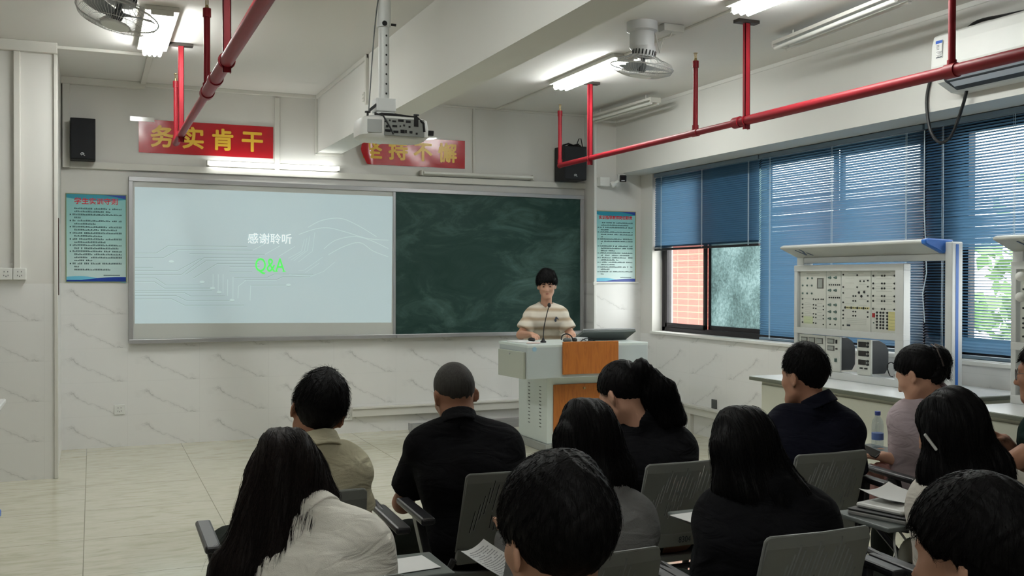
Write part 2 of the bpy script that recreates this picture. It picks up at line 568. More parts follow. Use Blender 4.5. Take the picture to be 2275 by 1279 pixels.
def world_loc(o):
    p = Vector((0, 0, 0))
    while o is not None:
        p += o.location
        o = o.parent
    return p

def thing(name, label, cat, loc=(0, 0, 0), group=None):
    o = bpy.data.objects.new(name, None)
    COL.objects.link(o)
    o.empty_display_size = 0.05
    o.location = loc
    o['label'] = label
    o['category'] = cat
    if group:
        o['group'] = group
    return o

def tag(o, label, cat, group=None, kind=None):
    o['label'] = label
    o['category'] = cat
    if group:
        o['group'] = group
    if kind:
        o['kind'] = kind
    return o

def recenter(o, loc):
    """give a single-mesh thing its origin at loc"""
    loc = Vector(loc)
    o.data.transform(Matrix.Translation(-loc))
    o.location = loc
    return o

def struct(name, b, material=None, parent=None, **k):
    o = b.build(name, material, parent, **k)
    if parent is None:
        o['kind'] = 'structure'
    return o

def dup(root, loc, label, group=None, rotz=0.0, skip=()):
    r = root.copy()
    COL.objects.link(r)
    r.location = loc
    r.rotation_euler = (0, 0, rotz)
    r['label'] = label
    if group:
        r['group'] = group
    for ch in list(root.children):
        if ch.name.split('.')[0] in skip:
            continue
        c = ch.copy()
        COL.objects.link(c)
        c.parent = r
        for g in ch.children:
            d = g.copy()
            COL.objects.link(d)
            d.parent = c
    return r

# ------------------------------------------------------------------ the room
ZC, YF = 3.25, 9.55
M_WF = wall_mat('front_wall_finish', 'x')
M_WS = wall_mat('side_wall_finish', 'y')
M_WSILL = wall_mat('window_wall_finish', 'y', top=0.93)
M_FLOOR = floor_mat()

struct('floor', B().box((-3.2, -4.7, -0.12), (5.7, 9.8, 0.0)), M_FLOOR)
struct('ceiling', B().box((-3.2, -4.7, ZC), (5.7, 9.8, ZC + 0.15)), M_CEIL)
struct('wall_front', B().box((-3.2, YF, 0), (5.7, YF + 0.2, ZC)), M_WF)
struct('wall_left', B().box((-3.2, -4.7, 0), (-3.0, YF, ZC)), M_WS)
struct('wall_back', B().box((-3.0, -4.7, 0), (5.65, -4.5, ZC)), M_WF)
struct('pillar_left', B().box((-3.0, 8.22, 0), (-0.247, YF, ZC)), M_WF)
struct('pillar_right', B().box((4.85, 9.30, 0), (5.65, YF, ZC)), M_WF)
b = B()
b.box((5.4, -4.5, 0), (5.65, 9.3, 0.935))
b.box((5.4, 9.06, 0.935), (5.65, 9.3, 2.61))
b.box((5.4, -4.5, 0.935), (5.65, 3.2, 2.61))
struct('wall_right', b, M_WSILL)
struct('beam_right', B().box((5.1, -4.5, 2.605), (5.65, 9.3, ZC)), M_BEAM_DIMMED)
struct('beam_middle', B().box((1.99, -4.5, 2.705), (2.22, YF, ZC)), M_BEAM)
struct('window_sill', B().box((5.37, 3.2, 0.935), (5.65, 9.06, 0.962)), M_WHITE, bevel=0.004)

# plastic cable ducts and mouldings fixed to the room
def duct(i, boxes, m=M_TRIM):
    bb = B()
    for lo, hi in boxes:
        bb.box(lo, hi)
    return struct('trim_%d' % i, bb, m, bevel=0.004)

duct(1, [((-0.235, 9.515, 2.462), (4.85, YF, 2.522))])                     # moulding under the loudspeakers
duct(2, [((-0.235, 9.50, 2.462), (-0.175, YF, 3.20)), ((1.585, 9.525, 2.522), (1.63, YF, 3.2)), ((3.575, 9.53, 2.522), (3.60, YF, 3.24))])
duct(3, [((-0.247, 9.49, 3.19), (0.44, YF, 3.25)), ((0.44, 9.52, 3.215), (1.99, YF, 3.25)), ((2.22, 9.53, 3.23), (4.85, YF, 3.25))])
duct(4, [((-0.8, 8.17, 3.17), (-0.235, 8.22, 3.25)), ((-0.247, 8.26, 3.225), (0.43, 8.31, 3.25)), ((0.40, 8.31, 3.225), (0.445, 9.49, 3.25))])
duct(5, [((-0.53, 8.19, 1.56), (-0.485, 8.22, 3.17)), ((-0.262, 8.205, 0.0), (-0.235, 8.25, 3.17))])
duct(6, [((1.965, 9.52, 2.69), (1.99, YF, 3.22)), ((1.965, 9.52, 2.68), (2.24, YF, 2.705)), ((1.972, 7.62, 3.215), (1.99, 9.52, 3.25)), ((1.965, 7.62, 2.86), (1.99, 7.655, 3.25))])
duct(7, [((3.825, 8.02, 3.232), (3.85, YF, 3.25)), ((3.81, 5.4, 3.232), (3.835, 6.88, 3.25))])
duct(8, [((2.32, 9.50, 0.16), (4.85, YF, 0.245)), ((2.32, 9.485, 0.235), (4.85, YF, 0.255))])
duct(9, [((5.35, 3.2, 0.195), (5.4, 9.3, 0.27)), ((5.335, 3.2, 0.262), (5.4, 9.3, 0.285)), ((5.36, 8.27, 0.0), (5.4, 8.31, 0.2))])
duct(10, [((5.092, -4.5, 3.215), (5.1, 9.3, 3.25))], M_BEAM_DIMMED)
duct(11, [((-0.2472, 8.365, 1.37), (-0.232, 8.415, 1.96))], mat('dark_brown_door_edge', srgb(58, 34, 28)))
duct(12, [((4.82, 9.27, 1.44), (4.86, 9.31, 1.47)), ((4.83, 9.285, 1.455), (5.37, 9.3, 1.475)), ((4.835, 9.285, 0.0), (4.865, 9.31, 3.2))], M_WHITE)

# ------------------------------------------------------------------ window, blinds, outside
M_FRAME = mat('dark_bronze_frame', srgb(40, 36, 40), rough=0.4, metal=0.3)
win = bpy.data.objects.new('window_1', None)
COL.objects.link(win)
win['kind'] = 'structure'
win.location = (5.56, 6.2, 0.962)
b = B()
X0, X1 = 5.52, 5.60
b.box((X0, 3.2, 0.962), (X1, 9.06, 1.01)); b.box((X0, 3.2, 2.55), (X1, 9.06, 2.605))
b.box((X0, 9.0, 0.962), (X1, 9.06, 2.6)); b.box((X0, 3.2, 0.962), (X1, 3.27, 2.6))
b.build('window_frame', M_FRAME, win, bevel=0.003)
b = B()
b.box((5.50, 5.12, 0.962), (5.62, 5.50, 2.605))
b.build('window_post', M_FRAME, win)
GLASS, FROST = glass_mat(), frosted_mat()
panes = [(8.26, 9.0, GLASS), (7.30, 8.26, FROST), (6.4, 7.30, GLASS), (5.5, 6.4, GLASS), (4.2, 5.12, GLASS), (3.27, 4.2, GLASS)]
for i, (ya, yb, gm) in enumerate(panes):
    x = 5.535 if i % 2 == 0 else 5.57
    s = B()
    w = 0.035
    s.box((x - .015, ya, 1.0), (x + .015, ya + w, 2.56)); s.box((x - .015, yb - w, 1.0), (x + .015, yb, 2.56))
    s.box((x - .015, ya, 1.0), (x + .015, yb, 1.05)); s.box((x - .015, ya, 2.5), (x + .015, yb, 2.56))
    so = s.build('sash', M_FRAME, win, bevel=0.002)
    p = B()
    p.box((x - .003, ya + w, 1.05), (x + .003, yb - w, 2.5))
    p.build('pane', gm, so)

SLAT = slat_mat()
M_CORD = mat('blind_cord', srgb(190, 205, 215), rough=0.7)
M_RAIL = mat('blue_grey_rail', srgb(110, 128, 144), rough=0.4)

def blind(y0, y1, zbot, tilt, label, xb=5.435, stack=0.0):
    t = thing('venetian_blind', label, 'blind', (xb, (y0 + y1) / 2, 2.60), 'blue venetian blinds')
    h = B()
    h.box((xb - .022, y0, 2.562), (xb + .022, y1, 2.60))
    h.build('head_rail', M_RAIL, t, bevel=0.003)
    s = B()
    pitch, wid = 0.0195, 0.0300
    z = 2.548
    k = 0
    while z > zbot + 0.03:
        ang = (tilt(z) if callable(tilt) else tilt) + 0.03 * math.sin(k * 1.7)
        d = Vector((math.cos(ang), 0, math.sin(ang))) * (wid / 2)
        nrm = Vector((-math.sin(ang), 0, math.cos(ang))) * 0.0030
        zz = z + RNG.uniform(-.0004, .0004)
        dz = RNG.uniform(-.0009, .0009)
        c0, c1 = Vector((xb, y0, zz)), Vector((xb, y1, zz + dz))
        s.add([c0 - d, c0 - d * .5 + nrm * .8, c0 + nrm, c0 + d * .5 + nrm * .8, c0 + d, c1 - d, c1 - d * .5 + nrm * .8, c1 + nrm, c1 + d * .5 + nrm * .8, c1 + d], [(k_, k_ + 1, k_ + 6, k_ + 5) for k_ in range(4)])
        z -= pitch
        k += 1
    s.build('slats', SLAT, t, smooth='all', fix=False)
    if stack > 0:
        s = B()
        n = int(stack / 0.0035)
        for i in range(n):
            zz = zbot + 0.012 + i * 0.0035
            s.box((xb - .012, y0 + RNG.uniform(0, .004), zz), (xb + .012, y1 - RNG.uniform(0, .004), zz + 0.0012))
        s.build('slat_stack', SLAT, t)
    r = B()
    r.box((xb - .014, y0, zbot - .012), (xb + .014, y1, zbot + .010))
    r.build('bottom_rail', M_FRAME if stack > 0 else M_RAIL, t, bevel=0.003)
    n = 4 if y1 - y0 > 1.9 else 3
    for i in range(n):
        y = y0 + (y1 - y0) * (0.08 + 0.84 * i / (n - 1))
        c = B()
        c.bar((xb - .0145, y, 2.56), (xb - .0145, y, zbot), 0.004, 0.0015)
        c.bar((xb - .0145, y + .012, 2.56), (xb - .0145, y + .012, zbot), 0.0025, 0.0015)
        c.build('ladder_cord', M_CORD, t)
    return t

blind(7.285, 9.055, 1.81, lambda z: math.radians(np.interp(z, [1.8, 2.55], [56, 52])), 'blue slatted blind raised halfway, above the open pane with the orange wall', stack=0.03)
blind(5.395, 7.27, 0.985, lambda z: math.radians(np.interp(z, [1.0, 1.9, 2.55], [51, 48, 43])), 'blue slatted blind lowered to the sill, middle of the three window blinds')
blind(3.30, 5.375, 0.985, lambda z: math.radians(np.interp(z, [1.08, 1.13, 1.68, 1.75, 2.0, 2.5], [56, 14, 14, 46, 42, 33])), 'blue slatted blind with wide open slats and bright daylight behind the bench post')
c = B(); c.tube([(5.40, 5.36, 2.55), (5.395, 5.355, 2.0), (5.405, 5.34, 1.55), (5.40, 5.37, 1.4), (5.41, 5.36, 1.2)], 0.004, 6)
tag(recenter(c.build('blind_cord', M_CORD, smooth=True), (5.4, 5.36, 1.9)), 'thin pull cord hanging between the lowered blind and the open-slat blind', 'cord')

# outside
bld = thing('apartment_building', 'orange tiled building wall seen through the clear window pane', 'building', (8.95, 18.0, -4))
b = B(); b.box((8.6, 12.9, -4), (9.3, 24, 12)); b.build('facade', facade_mat(), bld)
b = B(); b.box((8.5, 12.8, 12), (9.4, 24.1, 12.5)); b.build('roof_edge', M_PAINT, bld)

M_LEAF = mat('leaf_green', srgb(96, 128, 78), rough=0.6, var=0.3, scale=3)
M_BARK = mat('bark', srgb(88, 76, 62), rough=0.9, var=0.2, bump=0.4)
def overexposed_leaf_mat():  # leaf colour lightened to imitate foliage overexposed by daylight
    m, N, L, P = newmat('overexposed_leaf')
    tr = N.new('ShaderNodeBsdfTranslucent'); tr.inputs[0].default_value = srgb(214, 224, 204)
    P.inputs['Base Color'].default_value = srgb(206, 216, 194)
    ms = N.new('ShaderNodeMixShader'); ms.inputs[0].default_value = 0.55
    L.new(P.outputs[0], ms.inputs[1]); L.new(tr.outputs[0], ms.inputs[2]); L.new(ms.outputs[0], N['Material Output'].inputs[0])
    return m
def tree(x, y, zc, r, lm, label, n=1700, leaf=.13):
    t = thing('leafy_tree', label, 'tree', (x, y, -4))
    k = B(); k.tube([(x, y, -4), (x + .1, y + .05, -1.5), (x, y, zc)], [.22, .17, .08], 10); k.build('trunk', M_BARK, t, smooth=True)
    lf = B()
    for i in range(n):
        d = RNG.normal(size=3); d /= np.linalg.norm(d)
        q = d * r * (0.55 + 0.45 * RNG.rand()) * np.array([1, 1, .95]) * (1 + .22 * math.sin(4 * d[0] + 3 * d[2]) + .15 * math.sin(7 * d[1]))
        p = Vector((x + q[0], y + q[1], zc + q[2]))
        a = Vector(RNG.normal(size=3)).normalized() * leaf
        e = a.cross(Vector(RNG.normal(size=3))).normalized() * leaf * .6
        lf.add([p - a, p + e, p + a, p - e], [(0, 1, 2, 3)])
    lf.build('foliage', lm, t, fix=False)
tree(10.2, 7.6, 0.6, 1.7, M_LEAF, 'green tree outside behind the frosted window pane')
tree(12.6, 4.0, 0.2, 1.9, overexposed_leaf_mat(), 'tree outside, leaves coloured pale as if overexposed, behind the blind with open slats', 4200, .06)
struct('ground_outside', B().box((5.8, -12, -4.2), (40, 40, -4.0)), mat('grey_paving', srgb(150, 150, 145), rough=0.9))

# ------------------------------------------------------------------ class board with projected slide
YB = 9.488
board = thing('classroom_board', 'long wall board, white panel with a projected slide beside a green chalkboard', 'board', (2.55, YF, 0.92))
b = B()
b.box((.300, YB - .012, .930), (.338, YF, 2.405)); b.box((4.772, YB - .012, .93), (4.812, YF, 2.39))
b.hexa([(.30, YB - .016, 2.362), (4.812, YB - .016, 2.345), (4.812, YF, 2.345), (.30, YF, 2.362), (.30, YB - .016, 2.405), (4.812, YB - .016, 2.385), (4.812, YF, 2.385), (.30, YF, 2.405)])
b.box((.30, YB - .016, .918), (4.812, YF, .957))
b.build('frame', M_ALU, board, bevel=0.004)
b = B(); b.box((2.722, YB - .01, .957), (2.748, YF - .01, 2.36)); b.build('divider', M_ALU, board, bevel=0.003)
M_WB = mat('whiteboard', srgb(196, 198, 194), rough=0.14, spec=0.5, var=0.02, scale=1)
b = B(); b.box((.338, YB, .957), (2.722, YF - .01, 2.365)); b.build('white_panel', M_WB, board)
b = B(); b.box((2.748, YB, .957), (4.772, YF - .01, 2.36)); b.build('green_panel', chalk_mat(), board)
b = B(); b.box((2.75, YB - .06, .925), (4.80, YB - .016, .935)); b.box((2.75, YB - .062, .935), (4.80, YB - .056, .95)); b.build('chalk_tray', M_ALU, board)

def slide_mat(name, col, e, rough=0.12):
    m, N, L, P = newmat(name)
    tc = N.new('ShaderNodeTexCoord')
    nz = N.new('ShaderNodeTexNoise'); nz.inputs['Scale'].default_value = 1.6; nz.inputs['Detail'].default_value = 4
    L.new(tc.outputs['Object'], nz.inputs['Vector'])
    c = mixcol(N, L, nz.outputs['Fac'], col, tuple(col[i] * (0.90, 0.97, 1.0)[i] for i in range(3)) + (1,))
    L.new(c, P.inputs['Base Color'])
    L.new(c, P.inputs['Emission Color'])
    P.inputs['Emission Strength'].default_value = e
    P.inputs['Roughness'].default_value = rough
    return m
M_SLIDE = slide_mat('projected_slide_light', srgb(190, 205, 209), 0.19)
M_TRACE = slide_mat('slide_trace_dark', srgb(164, 184, 184), 0.13)
M_TRACE2 = slide_mat('slide_trace_light', srgb(206, 222, 222), 0.19)
M_SWHITE = slide_mat('slide_text_white', srgb(245, 252, 252), 0.25)
M_SGREEN = slide_mat('slide_text_green', srgb(100, 240, 110), 0.25)
TL, TR, BR, BL = (.351, 2.314), (2.72, 2.308), (2.708, 1.072), (.349, 1.098)
def st(s, t, dy=0.0):
    x = (TL[0] * (1 - s) + TR[0] * s) * (1 - t) + (BL[0] * (1 - s) + BR[0] * s) * t
    z = (TL[1] * (1 - s) + TR[1] * s) * (1 - t) + (BL[1] * (1 - s) + BR[1] * s) * t
    return Vector((x, YB - dy, z))
b = B(); b.hexa([st(0, 1, 0), st(1, 1, 0), st(1, 1, .001), st(0, 1, .001), st(0, 0, 0), st(1, 0, 0), st(1, 0, .001), st(0, 0, .001)])
slide = b.build('projected_slide', M_SLIDE, board)
def s1(x, y):   # slide coordinates of a point read in a left-hand detail view
    u = (x - 28) / 2042.0
    top = 48 + u * 78
    bot = 1130 - u * 4
    return st(u, (y - top) / (bot - top), 0.0016)
def s2(x, y):
    return s1(675.3 + x * 0.9450, 142.2 + y * 0.9450)
def ribbon(bb, pts, w):
    for a, c in zip(pts[:-1], pts[1:]):
        d = (c - a)
        if d.length < 1e-5:
            continue
        n = Vector((-d.z, 0, d.x)).normalized() * (w / 2)
        bb.add([a - n, c - n, c + n, a + n], [(0, 1, 2, 3)])
dark = B(); light = B()
for pl in ([(30, 572), (185, 572), (270, 515), (870, 520)], [(30, 610), (235, 610), (345, 545), (915, 550)], [(30, 685), (160, 685)],
           [(30, 712), (340, 712), (500, 620), (525, 620)], [(430, 578), (1010, 583)], [(30, 742), (370, 742), (540, 608), (965, 612)],
           [(400, 742), (560, 630), (960, 636)], [(460, 770), (640, 655), (965, 657)], [(735, 682), (970, 682)], [(735, 722), (910, 722)],
           [(30, 770), (180, 770), (255, 825), (515, 825)], [(30, 797), (170, 797), (245, 850), (600, 850)], [(30, 868), (600, 868)],
           [(30, 885), (390, 885), (440, 912), (700, 912)], [(30, 908), (330, 908), (410, 948), (740, 948)], [(30, 935), (300, 935), (395, 985), (850, 985)],
           [(770, 765), (1030, 765), (1085, 740), (1400, 742)], [(850, 785), (1100, 785), (1150, 762), (1380, 762)], [(900, 828), (1190, 828)]):
    ribbon(dark, [s1(*p) for p in pl], 0.0042)
    ribbon(light, [s1(p[0], p[1] + 4.5) for p in pl], 0.0034)
for pl in ([(608, 740), (608, 845)], [(648, 740), (648, 880)], [(685, 740), (685, 890)], [(720, 780), (720, 910)], [(762, 760), (762, 930)],
           [(860, 790), (805, 835), (800, 930)], [(900, 828), (895, 950)], [(915, 550), (1010, 500)], [(1010, 583), (1130, 515)], [(1120, 600), (1250, 520)]):
    ribbon(light, [s1(*p) for p in pl], 0.005)
for pl in ([(555, 500), (665, 440), (690, 340)], [(575, 515), (690, 440), (712, 330)], [(600, 520), (715, 435), (738, 310)], [(640, 530), (760, 440), (780, 280)],
           [(640, 600), (690, 600), (850, 490)], [(560, 635), (740, 655), (860, 610), (960, 530)], [(700, 620), (820, 540)]):
    ribbon(light, [s2(*p) for p in pl], 0.004)
def smooth_curve(pts, n=28):
    out = []
    for i in range(len(pts) - 1):
        p0, p1, p2, p3 = pts[max(i - 1, 0)], pts[i], pts[i + 1], pts[min(i + 2, len(pts) - 1)]
        for k in range(n // (len(pts) - 1) + 1):
            t = k / (n // (len(pts) - 1) + 1)
            out.append(tuple(0.5 * (2 * p1[j] + (p2[j] - p0[j]) * t + (2 * p0[j] - 5 * p1[j] + 4 * p2[j] - p3[j]) * t * t + (3 * p1[j] - p0[j] - 3 * p2[j] + p3[j]) * t ** 3) for j in range(len(p1))))
    return out + [pts[-1]]
for pl in ([(640, 300), (780, 255), (900, 245), (1050, 280), (1250, 335), (1440, 350)], [(720, 240), (840, 182), (1000, 165), (1150, 220), (1330, 320)],
           [(860, 420), (960, 350), (1120, 318), (1260, 345), (1440, 420)], [(900, 470), (1040, 400), (1180, 370), (1300, 440), (1440, 490)]):
    ribbon(light, [s2(*p) for p in smooth_curve(pl)], 0.007)
for x, y in ((295, 638), (525, 800), (755, 945), (1200, 825), (655, 882), (605, 850)):
    c0 = s1(x, y)
    light.add([c0 + Vector((.022 * math.cos(a), -.0004, .012 * math.sin(a))) for a in [i * math.pi / 8 for i in range(16)]], [tuple(range(16))])
    dark.add([c0 + Vector((.020 * math.cos(a), -.0002, .012 * math.sin(a) - .003)) for a in [i * math.pi / 8 for i in range(16)]], [tuple(range(16))])
tr = B()
tr.use(M_TRACE); tr.add(dark.v, dark.f); tr.use(M_TRACE2); tr.add(light.v, light.f)
tr.build('circuit_pattern', None, slide, fix=False)
b = B()
b.text('感谢聆听', lambda x, y, z: (1.534 + x, YB - .003 - z, 1.835 + y), size=.103, bold=.0006)
b.build('white_lettering', M_SWHITE, slide, fix=False)
b = B()
for ch, x0, sxx in (('Q', 1.385, .92), ('&', 1.495, .80), ('A', 1.592, .92)):
    pass
b.text('Q&A', lambda x, y, z: (1.532 + x, YB - .003 - z, 1.566 + y), size=.182, sx=.72, bold=.001)
for x, z in ((1.590, 1.566), (1.665, 1.566)):
    b.box((x - .017, YB - .0035, z - .001), (x + .017, YB - .003, z + .004))
b.build('green_lettering', M_SGREEN, slide, fix=False)

# ------------------------------------------------------------------ banners
M_BAN = mat('glossy_red_banner', srgb(176, 22, 34), rough=0.2, spec=0.5, var=0.08, scale=3, bump=0.25, bscale=5)
M_YEL = mat('banner_yellow', srgb(232, 186, 62), rough=0.3, var=0.03)
M_TAPE = mat('clear_tape', srgb(222, 220, 214), rough=0.12, spec=0.6)
def banner(x0, x1, z0, z1, chars, centres, size, zc, label, corner=None):
    t = thing('banner', label, 'banner', ((x0 + x1) / 2, YF, z0), 'red motto banners above the board')
    n = 24
    vs, fs = [], []
    for j in range(9):
        for i in range(n + 1):
            u, w = i / n, j / 8
            x = x0 + (x1 - x0) * u
            z = z0 + (z1 - z0) * w
            y = YF - .006 - .003 * abs(math.sin(u * 9 + w * 3))
            if corner and u < .12:
                k = (1 - u / .12)
                x += k * corner[0] * abs(w - .45) * 1.6 * (1 if w < .45 else .4)
                y -= k * k * .045
            vs.append((x, y, z))
    for j in range(8):
        for i in range(n):
            a = j * (n + 1) + i
            fs.append((a, a + 1, a + n + 2, a + n + 1))
    m = len(vs)
    vs += [(x, y + .0015, z) for x, y, z in vs]
    fs += [tuple(q + m for q in reversed(f)) for f in fs]
    b = B(); b.add(vs, fs); b.build('sheet', M_BAN, t, smooth='all')
    b = B()
    for ch, cx in zip(chars, centres):
        b.text(ch, lambda x, y, z: (cx + x, YF - .0115 - z, zc + y - size * .36), size=size, bold=.0058 * size / .2, ext=.0004)
    b.build('lettering', M_YEL, t, fix=False)
    return t
bn = banner(.387, 1.573, 2.628, 2.925, '务实肯干', (.585, .851, 1.115, 1.381), .205, 2.777, 'red banner with yellow characters, hung left of the ceiling beam')
b = B(); b.box((.315, YF - .014, 2.905), (.52, YF - .0125, 2.945)); b.build('tape', M_TAPE, bn)
bn = banner(2.40, 3.491, 2.618, 2.90, '坚持不懈', (2.53, 2.79, 3.045, 3.304), .20, 2.765, 'red banner with peeling corner, partly behind the projector', corner=(.09,))
b = B()
b.hexa([(2.94, YF - .014, 2.865), (3.16, YF - .014, 2.895), (3.16, YF - .0125, 2.895), (2.94, YF - .0125, 2.865), (2.90, YF - .014, 2.905), (3.2, YF - .014, 2.915), (3.2, YF - .0125, 2.915), (2.90, YF - .0125, 2.905)])
b.build('tape', M_TAPE, bn)

# ------------------------------------------------------------------ wall posters
def poster_mat(name, z0, z1):
    m, N, L, P = newmat(name)
    tc = N.new('ShaderNodeTexCoord')
    sp = N.new('ShaderNodeSeparateXYZ')
    L.new(tc.outputs['Generated'], sp.inputs[0])
    L.new(ramp(N, L, sp.outputs[2], [(0.0, srgb(206, 226, 226)), (0.45, srgb(172, 212, 208)), (1.0, srgb(132, 194, 196))]), P.inputs['Base Color'])
    P.inputs['Roughness'].default_value = 0.3
    return m
M_PTEAL, M_PBLUE, M_PCYAN, M_PRED = mat('poster_teal', srgb(44, 142, 164), rough=.3), mat('poster_navy', srgb(30, 62, 150), rough=.3), mat('poster_cyan', srgb(110, 190, 220), rough=.3), mat('poster_red', srgb(200, 36, 52), rough=.4)
def poster(x0, x1, z0, z1, yw, title, tsize, rows, label, edge):
    t = thing('poster', label, 'poster', ((x0 + x1) / 2, yw, z0), 'rules posters beside the board')
    w, h = x1 - x0, z1 - z0
    y = yw - .012
    b = B(); b.box((x0, y, z0), (x1, yw, z1)); b.build('sheet', poster_mat('poster_print_' + str(len(title)), z0, z1), t)
    b = B(); e = .006
    for lo, hi in (((x0 - e, y - .002, z0 - e), (x0, yw, z1 + e)), ((x1, y - .002, z0 - e), (x1 + e, yw, z1 + e)), ((x0, y - .002, z1), (x1, yw, z1 + e)), ((x0, y - .002, z0 - e), (x1, yw, z0))):
        b.box(lo, hi)
    b.build('edging', edge, t)
    def strip(name, m, f0, f1, dy):
        bb = B(); n = 20
        vs = [(x0 + w * i / n, y - dy, z0 + h * f0(i / n)) for i in range(n + 1)] + [(x0 + w * i / n, y - dy, z0 + h * f1(i / n)) for i in range(n + 1)]
        bb.add(vs, [(i, i + 1, n + 2 + i, n + 1 + i) for i in range(n)])
        bb.build(name, m, t, fix=False)
    strip('top_wave', M_PTEAL, lambda u: .958 - .03 * math.sin(u * 2.9), lambda u: 1.0, .0008)
    strip('top_corner', M_PBLUE, lambda u: 1.0 if u < .55 else 1.0 - .045 * ((u - .55) / .45) ** 1.5, lambda u: 1.0, .0014)
    strip('bottom_wave', M_PCYAN, lambda u: 0.0, lambda u: .055 - .05 * u + .02 * math.sin(u * 5), .0008)
    strip('bottom_swoosh', M_PBLUE, lambda u: 0.0, lambda u: .018 + .035 * max(0, math.sin((u - .25) * 2.4)) , .0014)
    b = B(); b.text(title, lambda x, yy, z: (x0 + w * .5 + x, y - .002 - z, z1 - h * .105 + yy), size=tsize, bold=.0010)
    b.build('title', M_PRED, t, fix=False)
    b = B()
    ch = h / (len(rows) + 7.5)
    z = z1 - h * .135
    for indent, length in rows:
        z -= ch * 1.0
        xx = x0 + w * (.10 + .03 * indent)
        if not indent:
            b.box((x0 + w * .055, y - .0012, z), (x0 + w * .075, y - .0008, z + ch * .4))
        end = x0 + w * (.10 + .82 * length)
        cw = w / 36
        while xx < end:
            if RNG.rand() > .06:
                b.box((xx, y - .0012, z), (xx + cw * .82, y - .0008, z + ch * .12))
                b.box((xx + cw * .36, y - .0012, z), (xx + cw * .50, y - .0008, z + ch * RNG.uniform(.35, .55)))
                b.box((xx + cw * .05, y - .0012, z + ch * .2), (xx + cw * .76, y - .0008, z + ch * .30))
                if RNG.rand() > .4:
                    b.box((xx, y - .0012, z + ch * .36), (xx + cw * .8, y - .0008, z + ch * .48))
            xx += cw
    b.box((x0 + w * .62, y - .0012, z0 + h * .068), (x0 + w * .9, y - .0008, z0 + h * .076))
    b.build('printed_rows', mat('poster_small_print', srgb(62, 82, 88), rough=.8), t, fix=False)
poster(-.205, .278, 1.472, 2.236, YF, '学生实训守则', .060, [(1, 1), (1, .75), (0, 1), (1, .15), (0, 1), (1, .45), (0, 1), (1, .9), (0, 1), (1, .6), (0, 1), (1, .65), (0, 1), (1, .95), (0, 1), (1, 1), (1, 1), (1, .4), (0, 1), (1, .12), (1, .78)],
       'teal rules poster with a red title, below the left loudspeaker', mat('poster_edge_green', srgb(120, 140, 96), rough=.5))
poster(4.852, 5.326, 1.468, 2.212, 9.30, '实训指导教师岗位职责', .040, [(1, 1), (1, .85), (0, 1), (1, .3), (0, 1), (1, 1), (1, .1), (0, 1), (1, 1), (1, .05), (0, 1), (1, 1), (1, .45), (0, 1), (1, .9), (0, 1), (1, .55), (0, 1), (1, .45), (0, 1), (1, .3), (0, 1), (1, .12)],
       'teal rules poster with a red title, below the security camera', mat('poster_edge_gold', srgb(170, 156, 96), rough=.5))

# ------------------------------------------------------------------ loudspeakers
M_CAB = mat('speaker_cabinet', srgb(24, 24, 26), rough=0.7, bump=.15, bscale=200)
M_GRILLE = mat('speaker_grille', srgb(16, 18, 24), rough=0.6, bump=.4, bscale=700)
M_LOGO = mat('silver_print', srgb(210, 212, 214), rough=.4)
def wall_speaker(x0, x1, z0, z1, yf, yw, label, cable=False, side=0):
    t = thing('loudspeaker', label, 'loudspeaker', ((x0 + x1) / 2, yw, z0), 'wall loudspeakers')
    b = B(); b.box((x0, yf, z0), (x1, yw - .05, z1)); b.build('cabinet', M_CAB, t, bevel=.006)
    b = B(); b.box((x0 + .006, yf - .012, z0 + .008), (x1 - .006, yf, z1 - .008)); b.build('grille', M_GRILLE, t, bevel=.004)
    b = B(); cx, cz = (x0 + x1) / 2, z0 + .045
    for k in range(6):     # small swept emblem with a tail
        a0, a1 = math.pi * (1.05 - k / 6), math.pi * (1.05 - (k + 1) / 6)
        b.bar((cx - .004 + .014 * math.cos(a0), yf - .0135, cz + .014 * math.sin(a0)), (cx - .004 + .014 * math.cos(a1), yf - .0135, cz + .014 * math.sin(a1)), .002, .005)
    b.bar((cx - .014, yf - .0135, cz - .008), (cx + .006, yf - .0135, cz + .010), .002, .005)
    b.bar((cx + .002, yf - .0135, cz), (cx + .016, yf - .0135, cz - .012), .002, .005)
    b.build('emblem', M_LOGO, t)
    b = B(); b.box((cx - .03, yw - .05, z0 + .08), (cx + .03, yw, z1 - .08)); b.build('wall_bracket', M_CAB, t)
    if cable:
        b = B()
        b.tube([(x0 + .03, yf + .1, z1 + .012), (x0 + .08, yf + .06, z1 + .03), (x0 + .15, yf + .09, z1 + .018), (x1 - .07, yf + .05, z1 + .028), (x1 - .02, yf + .09, z1 + .015), (x0 + .10, yf + .12, z1 + .02)], .009, 6)
        b.tube([(x1 - .06, yf + .12, z1 + .02), (x1 - .04, yf + .1, z1 + .09), (x1 + .0, yf + .13, z1 + .10), (x1 + .05, yf + .16, z1 - .05), (x1 + .06, yf + .18, z1 - .25)], .005, 6)
        b.build('cable', M_BLACK, t, smooth=True)
wall_speaker(-.170, .030, 2.520, 2.878, 9.36, YF, 'black loudspeaker on the moulding above the left poster')
wall_speaker(4.475, 4.735, 2.525, 2.875, 9.27, YF, 'black loudspeaker with coiled cable, in the corner behind the red pipe', cable=True)

